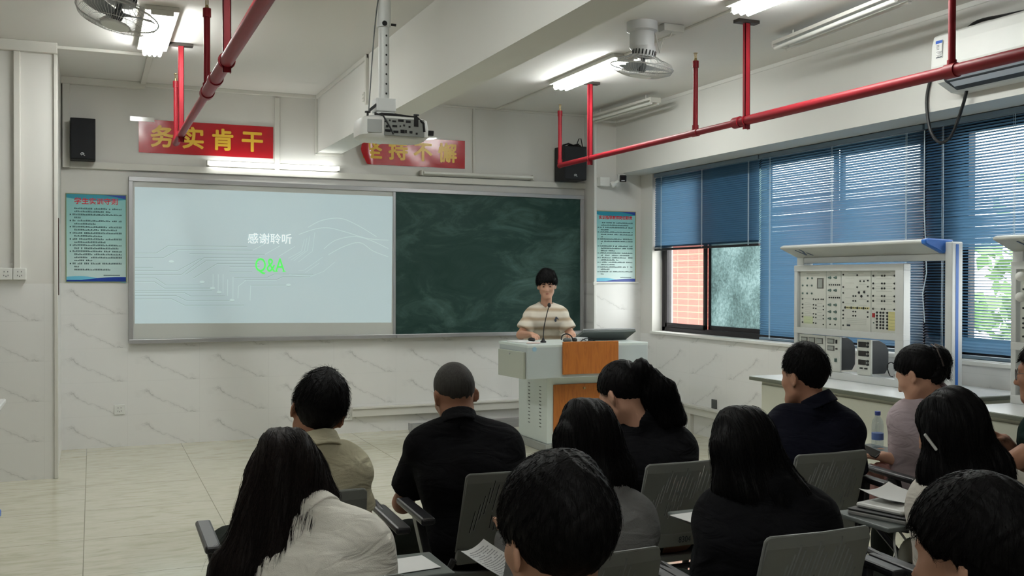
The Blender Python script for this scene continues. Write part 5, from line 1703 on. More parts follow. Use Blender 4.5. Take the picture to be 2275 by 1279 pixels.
def hair_short_sdf(P, H, M, s, p):
    q = ((P - H) @ M) / s
    top, side, back = p.get('top', .018), p.get('side', .010), p.get('back', .012)
    d = ell(q, (0, -.012 - (back - side) * .3, .030 + (top - side) * .25), (.075 + side, .096 + back, .092 + top))
    zl = np.interp(q[:, 1], [-.13, -.06, -.02, .0, .03, .06, .085, .10], [p.get('nape', -.075)] * 2 + [-.035, .010, .012, p.get('temple', .045), p.get('front', .055), p.get('front', .055)]).astype(F32)
    zl = zl + p.get('nape_side', .012) * (np.abs(q[:, 0]) > .045) * (q[:, 1] < -.02)
    zl = zl + .004 * np.sin(q[:, 0] * 260) + .003 * np.sin(q[:, 0] * 610 + 1)
    fade = p.get('fade', 0.0)
    d = d + p.get('taper', .011) * np.clip((.03 - q[:, 2]) / .09, 0, 1)
    d = d + fade * np.clip((zl + .06 - q[:, 2]) / .08, 0, 1)
    if 'fringe' in p:
        fr = cap(q, (-.045, .075, .062), (.045, .075, .062), .030)
        fr = smin(fr, cap(q, (-.050, .060, .075), (.050, .060, .075), .034), .02)
        d = smin(d, fr, .02)
        zl = np.where(q[:, 1] > .05, np.minimum(zl, p['fringe'] + .006 * np.sin(q[:, 0] * 240)), zl)
    for c, r in p.get('lumps', ()):
        d = smin(d, np.linalg.norm(q - A(*c), axis=1) - r, .03)
    a = np.arctan2(q[:, 0], -q[:, 1] + .02)
    d = d + p.get('tex', .0018) * (np.sin(a * 23 + 5 * np.sin(q[:, 2] * 60)) * .6 + np.sin(a * 47 + q[:, 2] * 90) * .4)
    return smax(d, (zl - q[:, 2]) * .75, .010) * s

def long_hair_sdf(P, H, M, s, p):
    q = ((P - H) @ M) / s
    d = ell(q, (0, -.016, .030), (.075 + p.get('side', .018), .096 + .014, .092 + .016))
    # open the face
    d = smax(d, -ell(q, (0, .105, -.04), (.064, .075, .105)), .02)
    d = d * s
    for a, b, ra, rb in p['locks']:
        d = smin(d, cap(P, a, b, ra, rb), p.get('k', .045))
    f = nrm(p.get('across', (1, 0, 0)))
    t = P @ f
    d = d + p.get('tex', .0022) * (np.sin(t * 260 + 6 * np.sin(P[:, 2] * 7)) * .55 + np.sin(t * 610 + 5 * np.sin(P[:, 2] * 9 + 1)) * .45) + .004 * np.sin(t * 70 + 3 * np.sin(P[:, 2] * 6))
    return d

def person(label, H, N, PV, yaw=0.0, head=(0, 0, 0), hs=1.0, sw=.165, skin=None, shirt=None, sleeve=.62, collar=None, trousers=None,
           hair=None, wristL=None, wristR=None, SL=None, SR=None, kneeL=None, kneeR=None, footL=None, footR=None, res=.0085, fem=False,
           extra=None, shirt_name='shirt', fat=1.0, standing=False, shirt_noise=.004, hands_res=None, chest=0.0, elbL=None, elbR=None, hand_dir=None, loose=0.0, hem=None):
    """H head centre, N base of the neck, PV hip centre (all in metres in the room)"""
    skin = skin or M_SKIN
    H, N, PV = A(*H), A(*N), A(*PV)
    Mh = frame(yaw + head[0], head[1], head[2])
    up = nrm(N - PV)
    Rr = A(math.cos(yaw), math.sin(yaw), 0)
    if SL is not None and SR is not None:
        Rr = nrm(A(*SR) - A(*SL))
    fw = nrm(np.cross(up, Rr))
    C = N - up * .11 + fw * .045
    SLp = A(*SL) if SL is not None else N - up * .06 + fw * .02 - Rr * sw
    SRp = A(*SR) if SR is not None else N - up * .06 + fw * .02 + Rr * sw
    sc_ = (SLp + SRp) * .5; hw_ = float(np.linalg.norm(SRp - SLp)) * .5
    SLp = sc_ + (SLp - sc_) * (1 - .036 / hw_) - A(0, 0, .026); SRp = sc_ + (SRp - sc_) * (1 - .036 / hw_) - A(0, 0, .026)
    mid = (PV + N) * .5 - fw * .012
    yf_ = A(-math.sin(yaw), math.cos(yaw), 0); yr_ = A(math.cos(yaw), math.sin(yaw), 0)
    hipL, hipR = PV - yr_ * .085, PV + yr_ * .085
    if standing:
        kneeL = hipL + A(0, .0, -.42) + yf_ * .02 if kneeL is None else A(*kneeL); kneeR = hipR + A(0, 0, -.42) + yf_ * .02 if kneeR is None else A(*kneeR)
        footL = kneeL + A(0, 0, -.40) - yf_ * .02 if footL is None else A(*footL); footR = kneeR + A(0, 0, -.40) - yf_ * .02 if footR is None else A(*footR)
    else:
        kneeL = hipL + yf_ * .40 - yr_ * .05 + A(0, 0, -.02) if kneeL is None else A(*kneeL); kneeR = hipR + yf_ * .40 + yr_ * .05 + A(0, 0, -.02) if kneeR is None else A(*kneeR)
        footL = A(kneeL[0], kneeL[1], .09) + yf_ * .03 if footL is None else A(*footL); footR = A(kneeR[0], kneeR[1], .09) + yf_ * .03 if footR is None else A(*footR)
    def arm(S, Wt, side, elb):
        if Wt is None:
            Wt = S + yf_ * .30 + A(0, 0, 0) ; Wt = Wt - yr_ * side * .07; Wt[2] = max(.70, S[2] - .20)
        Wt = A(*Wt)
        L1, L2 = .275, .245
        d = Wt - S; D = float(np.linalg.norm(d)); D2 = min(D, L1 + L2 - .01)
        Wt = S + d / max(D, 1e-6) * D2
        if elb is not None:
            E = A(*elb)
        else:
            x = (L1 * L1 - L2 * L2 + D2 * D2) / (2 * D2); hgt = math.sqrt(max(1e-6, L1 * L1 - x * x))
            dn = d / D; pole = A(0, 0, -1) + yr_ * side * .35 - yf_ * .2; pole = nrm(pole - dn * float(pole @ dn))
            E = S + dn * x + pole * hgt
        return E, Wt
    EL, WL = arm(SLp, wristL, -1, elbL); ER, WR = arm(SRp, wristR, 1, elbR)
    fm = .92 if fem else 1.0
    def hand(P, E, Wt, side):
        d_ = nrm(Wt - E)
        d_ = nrm(A(d_[0], d_[1], d_[2] * .5 - .05))
        s_ = nrm(np.cross(d_, A(0, 0, 1))); n_ = np.cross(s_, d_)
        pa = smin(cap(P, Wt + d_ * .01 - s_ * .016, Wt + d_ * .078 - s_ * .024, .014, .012), cap(P, Wt + d_ * .01 + s_ * .016, Wt + d_ * .078 + s_ * .024, .014, .012), .02)
        pa = smin(pa, cap(P, Wt + d_ * .01, Wt + d_ * .08, .014, .012), .02)
        for i, ln in enumerate((.062, .074, .070, .054)):
            o = s_ * (-.027 + .018 * i) * (1 if side > 0 else -1) * -1
            k0 = Wt + d_ * .082 + o; k1 = k0 + nrm(d_ - n_ * .35 + o * 2) * ln * .55; k2 = k1 + nrm(d_ - n_ * 1.0) * ln * .5
            pa = smin(pa, np.minimum(cap(P, k0, k1, .0092, .0085), cap(P, k1, k2, .0085, .007)), .006)
        o = s_ * side * -1
        t0 = Wt + d_ * .022 + o * .022; t1 = t0 + nrm(d_ * .8 + o * .7 - n_ * .3) * .038; t2 = t1 + nrm(d_ - n_ * .3 + o * .1) * .028
        return smin(pa, np.minimum(cap(P, t0, t1, .012, .010), cap(P, t1, t2, .010, .008)), .010)
    def torso(P, o=0.0, k=.06):
        d = cap(P, PV - yr_ * .075 + A(0, 0, .0), PV + yr_ * .075, .118 * fat + o)
        d = smin(d, smin(cap(P, PV - Rr * .06, mid - Rr * .062, .105 * fat + o, .098 * fat + o), cap(P, PV + Rr * .06, mid + Rr * .062, .105 * fat + o, .098 * fat + o), k), k)
        d = smin(d, smin(cap(P, mid - Rr * .062, C - Rr * (.088 * fm), .098 * fat + o, .092 + o), cap(P, mid + Rr * .062, C + Rr * (.088 * fm), .098 * fat + o, .092 + o), k), k)
        d = smin(d, cap(P, SLp, SRp, .048 * fm + o), k)
        d = smin(d, np.minimum(cap(P, N + up * .01 - fw * .0, SLp, .034 + o, .046 * fm + o), cap(P, N + up * .01, SRp, .034 + o, .046 * fm + o)), k * .5)
        return d
    hl = H + Mh @ A(0, -.015, -.06) * hs
    def neckf(P, o=0.0): return cap(P, N - up * .02 + fw * .012, hl, .054 * fm + o, .050 * fm + o)
    def body(P):
        d = torso(P)
        for S, E, Wt, sd in ((SLp, EL, WL, -1), (SRp, ER, WR, 1)):
            d = smin(d, smin(cap(P, S, E, .050 * fm, .039 * fm), cap(P, E, Wt, .040 * fm, .026 * fm), .02), .03)
            d = smin(d, hand(P, E, Wt, sd), .012)
        for hp, kn, ft in ((hipL, kneeL, footL), (hipR, kneeR, footR)):
            d = smin(d, cap(P, hp, kn, .085, .056), .04); d = smin(d, cap(P, kn, ft, .054, .036), .03)
            d = smin(d, cap(P, ft - A(0, 0, .03), ft - A(0, 0, .05) + yf_ * .13, .034, .026), .02)
        d = smin(d, neckf(P), .03)
        return smin(d, head_sdf(P, H, Mh, hs), .018)
    pts = np.stack([H, N, PV, SLp, SRp, EL, ER, WL, WR, kneeL, kneeR, footL, footR])
    lo, hi = pts.min(0) - .17, pts.max(0) + .17
    root = thing('person', label, 'person', (float(PV[0]), float(PV[1]), 0.0))
    body_o = sdf_obj('body', body, lo, hi, res, skin, root)
    # ---- trousers and shoes
    def trs(P):
        d = cap(P, PV - yr_ * .075, PV + yr_ * .075, .130 * fat)
        for hp, kn, ft in ((hipL, kneeL, footL), (hipR, kneeR, footR)):
            d = smin(d, cap(P, hp, kn, .097, .068), .05); d = smin(d, cap(P, kn, ft + A(0, 0, .02), .067, .052), .03)
        d = d + .003 * wave(P, 28, 1.0)
        d = smax(d, -(P[:, 2] - (.075)), .004)
        return smax(d, (P - (PV + A(0, 0, .09))) @ A(0, 0, 1), .01)
    lp = np.stack([PV, kneeL, kneeR, footL, footR])
    sdf_obj('trousers', trs, lp.min(0) - .16, lp.max(0) + .16, .012, trousers or MATS['dark_trousers'], root)
    for ft in (footL, footR):
        def shoe(P, ft=ft):
            d = smin(cap(P, ft - A(0, 0, .042) - yf_ * .03, ft - A(0, 0, .05) + yf_ * .14, .045, .040), cap(P, ft - A(0, 0, .0), ft - A(0, 0, .04), .045), .03)
            return smax(d, .004 - P[:, 2], .004)
        sdf_obj('shoe', shoe, ft - A(.13, .22, .13), ft + A(.13, .24, .08), .010, MATS['dark_shoe'], root)
    # ---- upper garment
    ln = float(sleeve)
    def sh(P):
        off = .013 + loose
        d = torso(P, off, .07)
        for S, E, Wt in ((SLp, EL, WL), (SRp, ER, WR)):
            if ln <= 1:
                tip = S + (E - S) * ln
                a = cap(P, S, tip + nrm(E - S) * .05, .057 * fm + loose, .060 * fm + loose * 1.3)
                a = smax(a, (P - tip) @ nrm(E - S), .006)
            else:
                a = smin(cap(P, S, E, .060 * fm + loose, .052 * fm + loose), cap(P, E, E + (Wt - E) * min(1.0, ln - 1), .051 * fm + loose, .039 * fm + loose), .02)
            d = smin(d, a, .010)
        d = d + shirt_noise * wave(P, 16, 2.0) + shirt_noise * .6 * wave(P, 37, .5)
        hemz = PV - up * (.05 if hem is None else hem)
        d = smax(d, (hemz - P) @ up, .006)
        return smax(d, -smax(neckf(P, .007), -((P - (N - up * .012)) @ up), .01), .008)
    sp = np.stack([N, PV, SLp, SRp, EL, ER] + ([WL, WR] if ln > 1 else []))
    shirt_o = sdf_obj(shirt_name, sh, sp.min(0) - .17, sp.max(0) + .17, .0095 if not hands_res else hands_res, shirt, root)
    if collar is not None:
        nd = nrm(hl - (N - up * .02 + fw * .012))
        nc = N + nd * .022 + fw * .006
        def col(P):
            q = P - nc; hgt = q @ nd; rad = np.linalg.norm(q - hgt[:, None] * nd, axis=1)
            flare = .066 * fm + np.clip(-hgt, -.03, .05) * .22
            d = np.maximum(np.abs(rad - flare) - .0055, np.abs(hgt) - .028)
            return smax(d, (q @ fw) - .048, .006)
        sdf_obj('collar', col, nc - .12, nc + .12, .005, collar, root)
    # ---- hair
    if hair is not None:
        rng = np.random.RandomState(int(abs(H[0] * 1000)) % 9999)
        hm = MATS[hair.get('mat', 'black_hair')]
        if hair['kind'] == 'short':
            fn = lambda P: hair_short_sdf(P, H, Mh, hs, hair)
            seeds_q = rng.normal(size=(hair.get('n', 900), 3)); seeds_q[:, 2] = np.abs(seeds_q[:, 2]) * .9 + .0
            seeds_q = seeds_q / np.linalg.norm(seeds_q, axis=1)[:, None] * .105 * hs
            seeds = (seeds_q.astype(F32) + A(0, -.015, .03)) @ Mh.T + H
            cr = A(.012, -.06, .115)
            def flow(P):
                q = ((P - H) @ Mh) / hs
                return ((q - cr) * A(1, 1, .9) + A(0, .0, -.02)) @ Mh.T * 10 + A(0, 0, -.25)
            ex = strands(fn, seeds, flow, hair.get('step', .009), 6, -.001, hair.get('lift', .006), hair.get('sw', .0011), rng, .22) if hair.get('n', 900) else None
            sdf_obj('hair', fn, H - .19 * hs, H + .19 * hs, hair.get('res', .0055), hm, root, ex)
        else:
            fn = lambda P: long_hair_sdf(P, H, Mh, hs, hair)
            pp = np.array([H] + [np.array(x) for l in hair['locks'] for x in l[:2]])
            lo2, hi2 = pp.min(0) - .15, pp.max(0) + .15
            n = hair.get('n', 900)
            seeds = []
            for i in range(n):
                if rng.rand() < .35:
                    v = rng.normal(size=3); v /= np.linalg.norm(v); seeds.append(H + (v * .1 + np.array([0, -.01, .03])) * hs)
                else:
                    l = hair['locks'][rng.randint(len(hair['locks']))]; t = rng.rand() * .8
                    v = rng.normal(size=3); v /= np.linalg.norm(v)
                    seeds.append(np.array(l[0]) * (1 - t) + np.array(l[1]) * t + v * (l[2] * (1 - t) + l[3] * t))
            seeds = np.array(seeds)
            dirs = hair.get('flow', (0, -.15, -1))
            def flow(P):
                q = ((P - H) @ Mh)
                topw = np.clip((q[:, 2] - .03) / .06, 0, 1)[:, None]
                out = ((q * A(1, 1, 0)) @ Mh.T) * 9
                return A(*dirs) * (1 - topw * .6) + out * topw
            ex = strands(fn, seeds, flow, hair.get('step', .022), 9, .0003, hair.get('lift', .007), .0010, rng, .10)
            sdf_obj('hair', fn, lo2, hi2, hair.get('res', .006), hm, root, ex)
    return dict(root=root, H=H, M=Mh, N=N, SL=SLp, SR=SRp, EL=EL, ER=ER, WL=WL, WR=WR, up=up, fw=fw, R=Rr, PV=PV, nf=neckf, torso=torso)

hair_mat('black_hair', srgb(17, 16, 17))
hair_mat('grey_cropped_hair', srgb(62, 60, 58), .6)
hair_mat('dark_brown_hair', srgb(27, 22, 21))
mat('dark_trousers', srgb(34, 38, 34), rough=.95, spec=.1)
mat('dark_shoe', srgb(30, 30, 32), rough=.5)
C_BLACK = cloth_mat('black_cloth', srgb(15, 15, 18))
C_NAVY = cloth_mat('navy_polo_cloth', srgb(16, 17, 28))
C_BEIGE = cloth_mat('beige_polo_cloth', srgb(196, 190, 164))
C_WHITE = cloth_mat('white_linen_shirt', srgb(232, 228, 218), weave=.35)
C_CREAM = cloth_mat('cream_blouse_cloth', srgb(214, 208, 198))
C_GREY = cloth_mat('grey_sweater_knit', srgb(118, 118, 118), weave=.5)
C_MAUVE = cloth_mat('mauve_grey_polo', srgb(170, 156, 160))
C_GREEN = cloth_mat('dark_green_tee', srgb(18, 34, 30))
C_BLUE = cloth_mat('blue_jeans_cloth', srgb(38, 52, 92))
C_STRIPE = stripes_mat('cream_tan_striped_cloth', srgb(216, 208, 194), srgb(170, 151, 128), .088, .03)

# ------------------------------------------------------------------ the people
def locks(H, yaw, width, ends, r0=.055, r1=.03, back=.03):
    """locks of hair from the back of the head to the given end points"""
    ry = np.array([math.cos(yaw), math.sin(yaw), 0]); fy = np.array([-math.sin(yaw), math.cos(yaw), 0])
    out = []
    n = len(ends)
    for i, e in enumerate(ends):
        u = -1 + 2 * i / max(1, n - 1)
        a = np.array(H) + ry * (u * width) - fy * (back * (1 - .5 * u * u)) + np.array([0, 0, .01])
        m = (a * .45 + np.array(e) * .55) - fy * .015 + ry * u * .012
        out.append((tuple(a), tuple(m), r0, (r0 + r1) / 2))
        out.append((tuple(m), tuple(e), (r0 + r1) / 2, r1))
    return out

PE = {}
PE['A'] = person('person seen from behind in a beige polo shirt, head tilted to the right', (.700, 3.352, 1.052), (.690, 3.275, .935), (0.600, 3.420, .53),
    head=(-.05, .05, .28), SL=(.525, 3.36, .86), SR=(.815, 3.275, .875), shirt=C_BEIGE, collar=C_BEIGE, sleeve=.72, loose=.004,
    elbR=(.845, 3.30, .665), wristR=(.79, 3.52, .66), wristL=(.55, 3.62, .69), skin=M_SKIN2,
    hair=dict(kind='short', top=.026, side=.014, back=.016, nape=-.088, front=.06, n=1000, lift=.012, lumps=[((.0, .03, .115), .035)]))
PE['B'] = person('person with close-cropped greying hair in a black shirt, head bowed, seen from behind', (1.296, 3.655, 1.048), (1.282, 3.560, .945), (1.365, 3.505, .53),
    head=(.02, .38, -.06), SL=(1.135, 3.645, .885), SR=(1.470, 3.495, .890), shirt=C_BLACK, collar=C_BLACK, sleeve=.78, loose=.010, fat=1.08, skin=M_SKIN2,
    elbL=(1.115, 3.74, .63), wristL=(1.22, 3.93, .70), wristR=(1.47, 3.83, .70), kneeL=(1.15, 3.80, .475), footL=(1.13, 3.84, .09),
    hair=dict(kind='short', top=.006, side=.003, back=.004, nape=-.078, fade=.004, n=0, tex=.0006, taper=.004, mat='grey_cropped_hair', nape_side=.02))
PE['C'] = person('person with a high ponytail and black top, face bowed to the left', (1.952, 3.500, 1.040), (2.010, 3.435, .925), (2.040, 3.425, .53), fem=True,
    head=(.38, .50, .0), SL=(1.905, 3.55, .845), SR=(2.165, 3.405, .850), shirt=C_BLACK, sleeve=1.9, loose=.012, wristL=(1.86, 3.78, .70), wristR=(2.08, 3.74, .70),
    hair=dict(kind='short', top=.014, side=.010, back=.012, nape=-.080, front=.068, n=500, lift=.002, tex=.0016, lumps=[]))
PE['D'] = person('person with short black hair in a dark navy polo, seen from behind', (2.772, 3.405, 1.088), (2.800, 3.335, .972), (2.690, 3.380, .53),
    head=(.22, .10, .0), SL=(2.665, 3.40, .885), SR=(2.940, 3.295, .885), shirt=C_NAVY, collar=C_NAVY, sleeve=.74, loose=.008, skin=M_SKIN2,
    elbR=(2.965, 3.31, .625), wristR=(2.86, 3.52, .67), wristL=(2.60, 3.66, .70),
    hair=dict(kind='short', top=.026, side=.007, back=.008, nape=-.092, front=.06, fade=.003, n=1100, lift=.010, step=.007))
PE['E'] = person('person in a mauve-grey polo with hair in a claw clip, looking down at a phone', (3.418, 3.420, 1.075), (3.482, 3.365, .968), (3.450, 3.390, .53), fem=True,
    head=(.34, .42, .0), SL=(3.345, 3.430, .900), SR=(3.61, 3.32, .905), shirt=C_MAUVE, collar=C_MAUVE, sleeve=.78, loose=.008, elbL=(3.385, 3.375, .675), wristL=(3.25, 3.455, .712), wristR=(3.36, 3.58, .70),
    hair=dict(kind='short', top=.014, side=.010, back=.012, nape=-.072, front=.068, n=400, lift=.002, tex=.0016), hands_res=.0085)
H_ = (.470, 2.640, .972)
PE['G'] = person('person with very long dark hair in a white linen shirt, leaning forward', H_, (.525, 2.53, .893), (0.500, 2.470, .53), fem=True,
    head=(.25, .45, -.10), SL=(.385, 2.60, .845), SR=(.640, 2.475, .850), shirt=C_WHITE, collar=C_WHITE, sleeve=1.9, loose=.014, wristL=(.36, 2.86, .69), wristR=(.60, 2.80, .69), shirt_noise=.005,
    hair=dict(kind='long', side=.010, locks=locks(H_, .1, .046, [(.235, 2.47, .64), (.28, 2.43, .60), (.33, 2.41, .61), (.385, 2.415, .64), (.445, 2.43, .68), (.495, 2.47, .78), (.548, 2.575, .885)], r0=.052, r1=.022), n=1500, lift=.012, mat='dark_brown_hair', flow=(-.25, -.25, -1), across=(.95, -.3, 0)))
H_ = (1.338, 2.62, 1.015)
PE['H'] = person('person with shoulder-length black hair in a grey sweater, seen from behind', H_, (1.335, 2.53, .905), (1.170, 2.450, .53), fem=True,
    head=(.0, .25, .0), SL=(1.205, 2.615, .815), SR=(1.455, 2.515, .812), shirt=C_GREY, sleeve=1.9, loose=.012, wristL=(1.2, 2.88, .70), wristR=(1.42, 2.82, .70),
    hair=dict(kind='long', side=.009, locks=locks(H_, .0, .044, [(1.255, 2.56, .86), (1.30, 2.53, .85), (1.345, 2.515, .85), (1.39, 2.52, .85), (1.415, 2.56, .87)], r0=.050, r1=.03), n=1100, lift=.006))
H_ = (1.795, 2.49, .985)
PE['I'] = person('person with long black hair spread over a black top, seen from behind', H_, (1.83, 2.385, .885), (1.805, 2.415, .53), fem=True,
    head=(.12, .35, .0), SL=(1.70, 2.50, .81), SR=(1.965, 2.345, .815), shirt=C_BLACK, sleeve=1.9, loose=.016, wristL=(1.80, 2.66, .66), wristR=(1.90, 2.64, .68),
    hair=dict(kind='long', side=.009, locks=locks(H_, .0, .044, [(1.735, 2.47, .80), (1.77, 2.40, .78), (1.82, 2.35, .76), (1.88, 2.31, .74), (1.945, 2.30, .73)], r0=.050, r1=.034), n=1300, lift=.008, flow=(.12, -.2, -1)))
H_ = (2.450, 2.321, 1.03)
PE['J'] = person('person with long straight black hair in a cream blouse, pen behind the left side', H_, (2.477, 2.236, .915), (2.492, 2.236, .53), fem=True,
    head=(.2, .25, .0), SL=(2.377, 2.301, .835), SR=(2.632, 2.176, .840), shirt=C_CREAM, sleeve=1.9, loose=.014, wristL=(2.532, 2.426, .66), wristR=(2.632, 2.426, .68),
    hair=dict(kind='long', side=.009, locks=locks(H_, -.1, .046, [(2.377, 2.321, .80), (2.402, 2.266, .76), (2.442, 2.216, .77), (2.487, 2.186, .82), (2.532, 2.186, .86)], r0=.052, r1=.034), n=1300, lift=.006))
PE['K'] = person('person with thick black hair nearest the camera, only the back of the head in view', (.694, 1.462, 1.076), (.700, 1.390, .955), (0.700, 1.370, .53),
    head=(.10, .12, -.03), sw=.185, shirt=C_BLACK, sleeve=.75, loose=.006,
    hair=dict(kind='short', top=.024, side=.017, back=.018, nape=-.070, front=.06, n=1000, lift=.004, sw=.0008, step=.012, res=.0045, nape_side=.006, taper=.018, lumps=[((.03, -.02, .105), .03)]))
PE['L'] = person('person with tousled black hair at the lower right corner, seen from behind', (1.370, 1.242, 1.030), (1.38, 1.168, .912), (1.385, 1.140, .53),
    head=(.30, .15, .06), sw=.185, shirt=C_BLACK, sleeve=.75, loose=.006,
    hair=dict(kind='short', top=.026, side=.022, back=.022, nape=-.072, front=.06, n=900, lift=.004, sw=.0008, step=.012, res=.0045, nape_side=.004, taper=.016, lumps=[((-.03, -.04, .10), .035)]))
PE['M'] = person('person with glasses in a dark green tee, cut off by the right edge', (3.522, 2.859, 1.125), (3.595, 2.835, .99), (3.600, 2.800, .53), yaw=.9,
    head=(-.30, .08, .0), SL=(3.50, 2.775, .92), SR=(3.75, 2.915, .92), shirt=C_GREEN, sleeve=.55, loose=.008, elbL=(3.315, 2.87, .765), wristL=(3.40, 3.07, .79), wristR=(3.52, 3.05, .83), skin=M_SKIN2,
    hair=dict(kind='short', top=.020, side=.008, back=.010, nape=-.062, front=.062, n=800, lift=.008))
YS = 2.708
PE['S'] = person('person presenting behind the lectern in a cream and tan striped tee', (3.962, 8.575, 1.440), (3.975, 8.625, 1.240), (4.03, 8.76, .90), yaw=YS, standing=True,
    head=(.02, .14, .03), SL=(4.122, 8.535, 1.185), SR=(3.822, 8.665, 1.178), shirt=C_STRIPE, shirt_name='striped_tee', sleeve=.74, loose=.016, fat=.84, hem=.10, res=.006,
    elbR=(3.720, 8.63, .975), wristR=(3.695, 8.33, .995), elbL=(4.170, 8.47, .970), wristL=(4.09, 8.30, .99), trousers=C_BLUE, shirt_noise=.006,
    hair=dict(kind='short', top=.040, side=.024, back=.018, nape=-.07, front=.05, temple=.01, fringe=.040, n=1200, lift=.012, step=.008, lumps=[((.02, .02, .135), .03), ((-.04, .03, .12), .03)]))

def on_head(k, x, y, z):
    p = PE[k]
    return Vector([float(v) for v in (p['H'] + p['M'] @ A(x, y, z))])
# face details of the presenter
S = PE['S']; R_ = S['root']
mat('dark_eye', srgb(20, 16, 14), rough=.2)
mat('lip_tone', srgb(150, 78, 70), rough=.5)
for s in (-1, 1):
    b = B(); c = on_head('S', .031 * s, .0835, .001); b.ball(c, (.0095, .0095, .005), 12, 8); b.build('eye', MATS['dark_eye'], R_, smooth=True)
    b = B(); b.tube([on_head('S', .014 * s, .0945, .020), on_head('S', .030 * s, .092, .026), on_head('S', .047 * s, .080, .021)], [.0042, .0048, .002], 6); b.build('eyebrow', MATS['black_hair'], R_, smooth=True)
b = B(); b.tube([on_head('S', -.021, .087, -.0655), on_head('S', 0, .0985, -.0650), on_head('S', .021, .087, -.0655)], [.002, .0048, .002], 6); b.build('mouth', MATS['lip_tone'], R_, smooth=True)
b = B()
c = S['N'] - S['up'] * .055 + S['fw'] * .165 - S['R'] * .095
c = Vector([float(v) for v in c]); rv = Vector([float(v) for v in S['R']]); uv = Vector([float(v) for v in S['up']]); fv = Vector([float(v) for v in S['fw']])
b.ball(c + uv * .012, (.012, .006, .012), 10, 6); b.ball(c - uv * .012 + rv * .004, (.016, .006, .016), 10, 6); b.bar(c + uv * .02 + rv * .0, c - uv * .005 - rv * .022, .008, .006)
b.build('chest_print', mat('dark_blue_print', srgb(70, 78, 92), rough=.8), R_, smooth=True)

# ponytail of the woman in front of the lectern
C_ = PE['C']
def tail_fn(P):
    t0 = on_head('C', .0, -.080, .072); t1 = t0 + Vector((.035, -.030, .004)); t2 = Vector((2.075, 3.40, 1.06)); t3 = Vector((2.13, 3.375, .95))
    d = smin(cap(P, t0, t1, .026, .034), cap(P, t1, t2, .036, .046), .03)
    d = smin(d, cap(P, t2, t3, .046, .034), .03)
    d = smin(d, cap(P, t2 + Vector((-.05, .02, -.01)), t3 + Vector((-.06, .01, -.015)), .036, .030), .03)
    t = P @ nrm((.9, -.4, 0))
    return d + .0022 * np.sin(t * 300 + 6 * np.sin(P[:, 2] * 9)) + .003 * np.sin(t * 90 + 4 * np.sin(P[:, 2] * 7))
rg = np.random.RandomState(5)
sd = np.stack([2.03 + rg.normal(size=500) * .05, 3.40 + rg.normal(size=500) * .05, 1.06 + rg.rand(500) * .10], 1)
ex = strands(tail_fn, sd, lambda P: np.tile(A(.35, -.12, -1), (len(P), 1)), .02, 9, 0, .008, .001, rg, .1)
sdf_obj('ponytail', tail_fn, (1.85, 3.25, .86), (2.28, 3.62, 1.28), .0055, MATS['black_hair'], C_['root'], ex)
b = B(); b.ring(on_head('C', .0, -.094, .078), .026, .007, Vector((.5, -.5, .5)), 20, 8); b.build('hair_tie', M_BLACK, C_['root'], smooth=True)

# bun and claw clip
E_ = PE['E']
bc = Vector((3.470, 3.362, 1.140))
def bun_fn(P):
    d = ell(P, bc, (.058, .056, .066))
    d = smin(d, cap(P, on_head('E', 0, -.07, -.03), bc, .040, .045), .03)
    d = smin(d, cap(P, bc + Vector((.02, -.02, -.03)), bc + Vector((.035, -.03, -.075)), .018, .006), .02)
    a = np.arctan2(P[:, 2] - bc.z, P[:, 0] - bc.x)
    return d + .0025 * np.sin(a * 26 + P[:, 1] * 80)
ex = strands(bun_fn, np.array([list(bc)] * 260) + rg.normal(size=(260, 3)) * .05, lambda P: np.tile(A(.2, -.2, -1), (len(P), 1)), .010, 6, 0, .014, .0008, rg, .5)
sdf_obj('hair_bun', bun_fn, np.array(bc) - .16, np.array(bc) + .16, .0055, MATS['black_hair'], E_['root'], ex)
b = B()
u_, r_2 = Vector([float(v) for v in E_['M'] @ A(0, 0, 1)]), Vector([float(v) for v in E_['M'] @ A(1, 0, 0)])
bk = Vector([float(v) for v in E_['M'] @ A(0, -1, 0)])
for s in (-1, 1):
    pts = [bc + r_2 * s * .012 + u_ * .072 + bk * .01, bc + r_2 * s * .030 + u_ * .045 + bk * .035, bc + r_2 * s * .040 + bk * .040, bc + r_2 * s * .034 - u_ * .035 + bk * .034]
    for k in range(3):
        b.bar(pts[k], pts[k + 1], .020, .005, bk)
    for k in range(5):
        q = pts[1] + (pts[3] - pts[1]) * (k / 4)
        b.bar(q, q - bk * .012 - r_2 * s * .010, .005, .004)
b.build('claw_clip', mat('smoky_claw_clip', srgb(96, 86, 82), rough=.2, spec=.6), E_['root'], bevel=.001)

# glasses of the person at the right edge
gM = PE['M']['root']
b = B()
for s in (-1, 1):
    cpt = on_head('M', .033 * s, .102, .002)
    axg = Vector([float(v) for v in PE['M']['M'] @ A(0, 1, 0)])
    b.ring(cpt, .022, .0018, axg, 24, 6)
    b.tube([on_head('M', .055 * s, .100, .006), on_head('M', .080 * s, .06, .008), on_head('M', .084 * s, -.01, .006)], .0016, 6)
b.tube([on_head('M', -.011, .104, .004), on_head('M', .011, .104, .004)], .0016, 6)
b.build('glasses', mat('thin_metal_glasses', srgb(120, 120, 122), rough=.3, metal=.8), gM, smooth=True)
b = B(); b.bar((2.318, 2.295, 1.035), (2.340, 2.268, .988), .013, .008); 
b.build('hair_clip', M_WHITE, PE['J']['root'], bevel=.003)

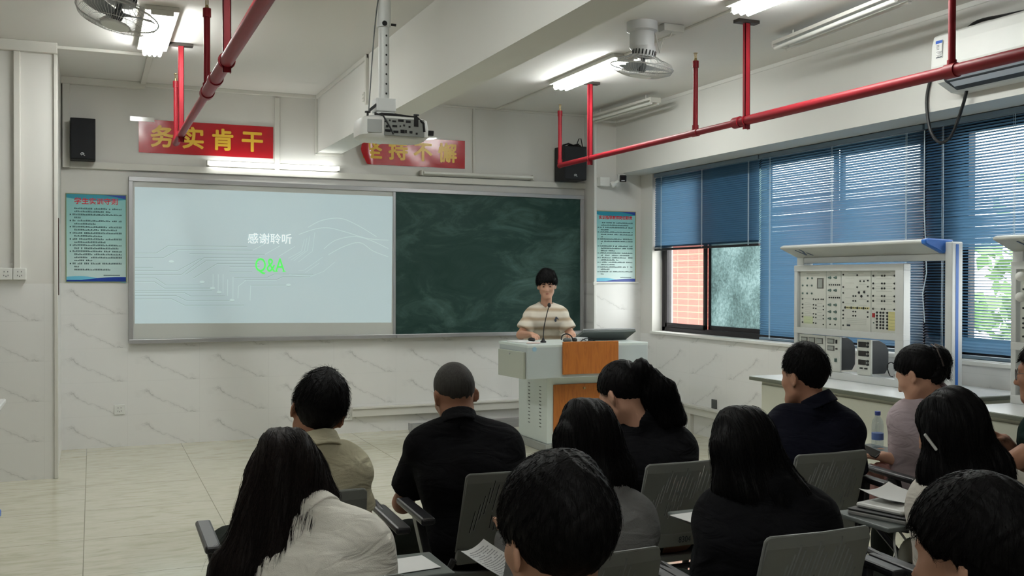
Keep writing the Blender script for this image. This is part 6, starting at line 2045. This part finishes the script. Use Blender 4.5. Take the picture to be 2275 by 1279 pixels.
# ------------------------------------------------------------------ small things among the audience
bt = thing('water_bottle', 'clear plastic water bottle with blue cap, standing on a writing pad', 'bottle', (3.365, 3.615, .722))
bx, by, bz = 3.365, 3.615, .722
pet = glass_mat('bottle_plastic', (.86, .90, .94, 1), .14)
b = B(); b.lathe((bx, by, bz), [(0.0224, 0.0000), (0.0267, 0.0048), (0.0267, 0.0400), (0.0249, 0.0480), (0.0267, 0.0560), (0.0267, 0.1040), (0.0232, 0.1240), (0.0120, 0.1424), (0.0112, 0.1520)], 22); b.build('shell', pet, bt, smooth=True)
b = B(); b.lathe((bx, by, bz), [(0.0120, 0.1488), (0.0133, 0.1520), (0.0133, 0.1664), (0.0112, 0.1680)], 18); b.build('cap', mat('bottle_cap_blue', srgb(64, 80, 150), rough=.4), bt, smooth=True)
b = B(); b.lathe((bx, by, bz), [(0.0269, 0.0360), (0.0272, 0.0376), (0.0272, 0.0656), (0.0269, 0.0672)], 22); b.build('paper_band', mat('bottle_label_blue', srgb(88, 112, 168), rough=.4), bt, smooth=True)
ph = thing('phone', 'dark phone held by the person in the mauve-grey polo', 'phone', (3.20, 3.50, .73))
b = B(); b.obox((3.195, 3.500, .738), (.027, .010, .008), (-.020, .056, .017), (-.002, -.002, .004)); b.build('body', M_BLACK, ph, bevel=.003)
b = B(); b.obox((3.1935, 3.499, .7425), (.0245, .009, .0073), (-.018, .051, .0155), (-.0002, -.0002, .0004)); b.build('screen', M_DARKGLASS, ph)

def sheet(name, label, cat, c, w, d, ang, tilt, m, th=.0012, curl=.02, lines=0):
    t = thing(name, label, cat, c)
    b = B(); n = 10
    ca, sa = math.cos(ang), math.sin(ang)
    vs = []
    for dz in (0, th):
        for j in range(n + 1):
            for i in range(n + 1):
                u, v = (i / n - .5), (j / n - .5)
                x, y = u * w, v * d
                z = curl * ((u * 2) ** 2 * .5 + (v + .2) ** 2) + tilt * v * d + dz
                vs.append((c[0] + x * ca - y * sa, c[1] + x * sa + y * ca, c[2] + z))
    k = (n + 1) ** 2; fs = []
    for j in range(n):
        for i in range(n):
            a = j * (n + 1) + i
            fs.append((a, a + n + 1, a + n + 2, a + 1)); fs.append((k + a, k + a + 1, k + a + n + 2, k + a + n + 1))
    b.add(vs, fs); o = b.build('sheet', m, t, smooth='all', fix=False)
    if lines:
        b = B()
        for r in range(lines):
            v = .42 - .84 * r / lines
            for q in range(9):
                if RNG.rand() < .15: continue
                u0 = -.40 + .09 * q
                pts = []
                for uu, vv in ((u0, v), (u0 + .08, v), (u0 + .08, v + .012), (u0, v + .012)):
                    x, y = uu * w, vv * d
                    z = curl * ((uu * 2) ** 2 * .5 + (vv + .2) ** 2) + tilt * vv * d + th + .0006
                    pts.append((c[0] + x * ca - y * sa, c[1] + x * sa + y * ca, c[2] + z))
                b.add(pts, [(0, 1, 2, 3)])
        b.build('printed_lines', mat('faint_print', srgb(150, 150, 152), rough=.8), t, fix=False)
    return t
sheet('paper_sheet', 'printed white sheet held low between the cropped-hair man and the nearest head', 'paper', (1.105, 2.69, .655), .15, .20, .75, .38, M_PAPER, lines=22)
sheet('paper_sheet', 'white sheet on the writing pad left of the long-haired woman in black', 'paper', (1.86, 2.755, .7225), .20, .16, .1, 0, M_PAPER, curl=.001)
sheet('paper_sheet', 'white sheet on the writing pad at the bottom edge beside the white linen shirt', 'paper', (.775, 2.605, .7225), .17, .13, .1, 0, M_PAPER, curl=.001)
sheet('paper_sheet', 'white sheet on the writing pad of the man with glasses', 'paper', (3.36, 3.02, .7225), .20, .15, -.2, 0, M_PAPER, curl=.002)

lp = thing('laptop', 'closed silver-grey laptop at the bottom of the pile on the writing pad', 'laptop', (2.44, 2.55, .722))
b = B(); b.obox((2.445, 2.555, .7285), (.10, .03, 0), (-.03, .10, 0), (0, 0, .007)); b.build('base', mat('laptop_grey', srgb(150, 150, 148), rough=.4, metal=.3), lp, bevel=.004)
b = B(); b.obox((2.445, 2.555, .739), (.10, .03, 0), (-.03, .10, 0), (0, 0, .003)); b.build('lid', M_BLACK, lp, bevel=.002)
b = B(); b.obox((2.455, 2.56, .7505), (.085, .02, 0), (-.02, .085, 0), (0, 0, .0085)); tag(recenter(b.build('charger_case', M_WHITE, bevel=.008), (2.455, 2.56, .742)), 'white flat case lying on the closed laptop', 'case')
sheet('paper_sheet', 'loose white papers on top of the pile on the laptop', 'paper', (2.485, 2.60, .764), .18, .14, .25, .05, M_PAPER, curl=.03)
kc = thing('bag', 'pale quilted pouch with a white cord hanging below the laptop pile', 'bag', (2.43, 2.46, .53))
b = B(); b.ball((2.43, 2.46, .60), (.045, .035, .07), 16, 10); b.build('pouch', mat('pale_pouch', srgb(206, 204, 190), rough=.8), kc, smooth=True)
b = B(); b.tube(smooth_curve([(2.42, 2.47, .66), (2.39, 2.48, .695), (2.37, 2.47, .66), (2.375, 2.46, .58)]), .004, 6); b.build('cord', M_WHITE, kc, smooth=True)
jk = thing('jacket', 'pink folded jacket hanging over the lap beside the phone user', 'jacket', (3.22, 3.50, .5))
def jk_fn(P):
    d = smin(cap(P, A(3.21, 3.47, .635), A(3.32, 3.50, .64), .032, .042), cap(P, A(3.20, 3.46, .63), A(3.18, 3.42, .48), .040, .05), .04)
    d = smin(d, cap(P, A(3.30, 3.48, .63), A(3.29, 3.44, .52), .045, .05), .04)
    return d + .006 * np.sin(P[:, 0] * 110 + 4 * np.sin(P[:, 2] * 18)) + .004 * wave(P, 30)
sdf_obj('cloth', jk_fn, (3.05, 3.3, .38), (3.45, 3.65, .76), .008, cloth_mat('pink_jacket_cloth', srgb(206, 158, 150)), jk)
bg = thing('bag', 'dark blue bag standing on the floor between the navy polo and the pink jacket', 'bag', (3.09, 3.46, 0))
def bag_fn(P):
    d = smin(ell(P, A(3.03, 3.46, .24), (.10, .11, .22)), ell(P, A(3.03, 3.46, .44), (.085, .08, .12)), .08)
    return smax(d + .006 * wave(P, 24), .004 - P[:, 2], .01)
sdf_obj('sack', bag_fn, (2.86, 3.28, -.02), (3.22, 3.66, .64), .010, C_BLUE, bg)
b = B(); b.tube(smooth_curve([(2.99, 3.45, .53), (3.00, 3.46, .61), (3.06, 3.47, .61), (3.07, 3.46, .53)]), .010, 8); b.build('strap', M_LEGS, bg, smooth=True)
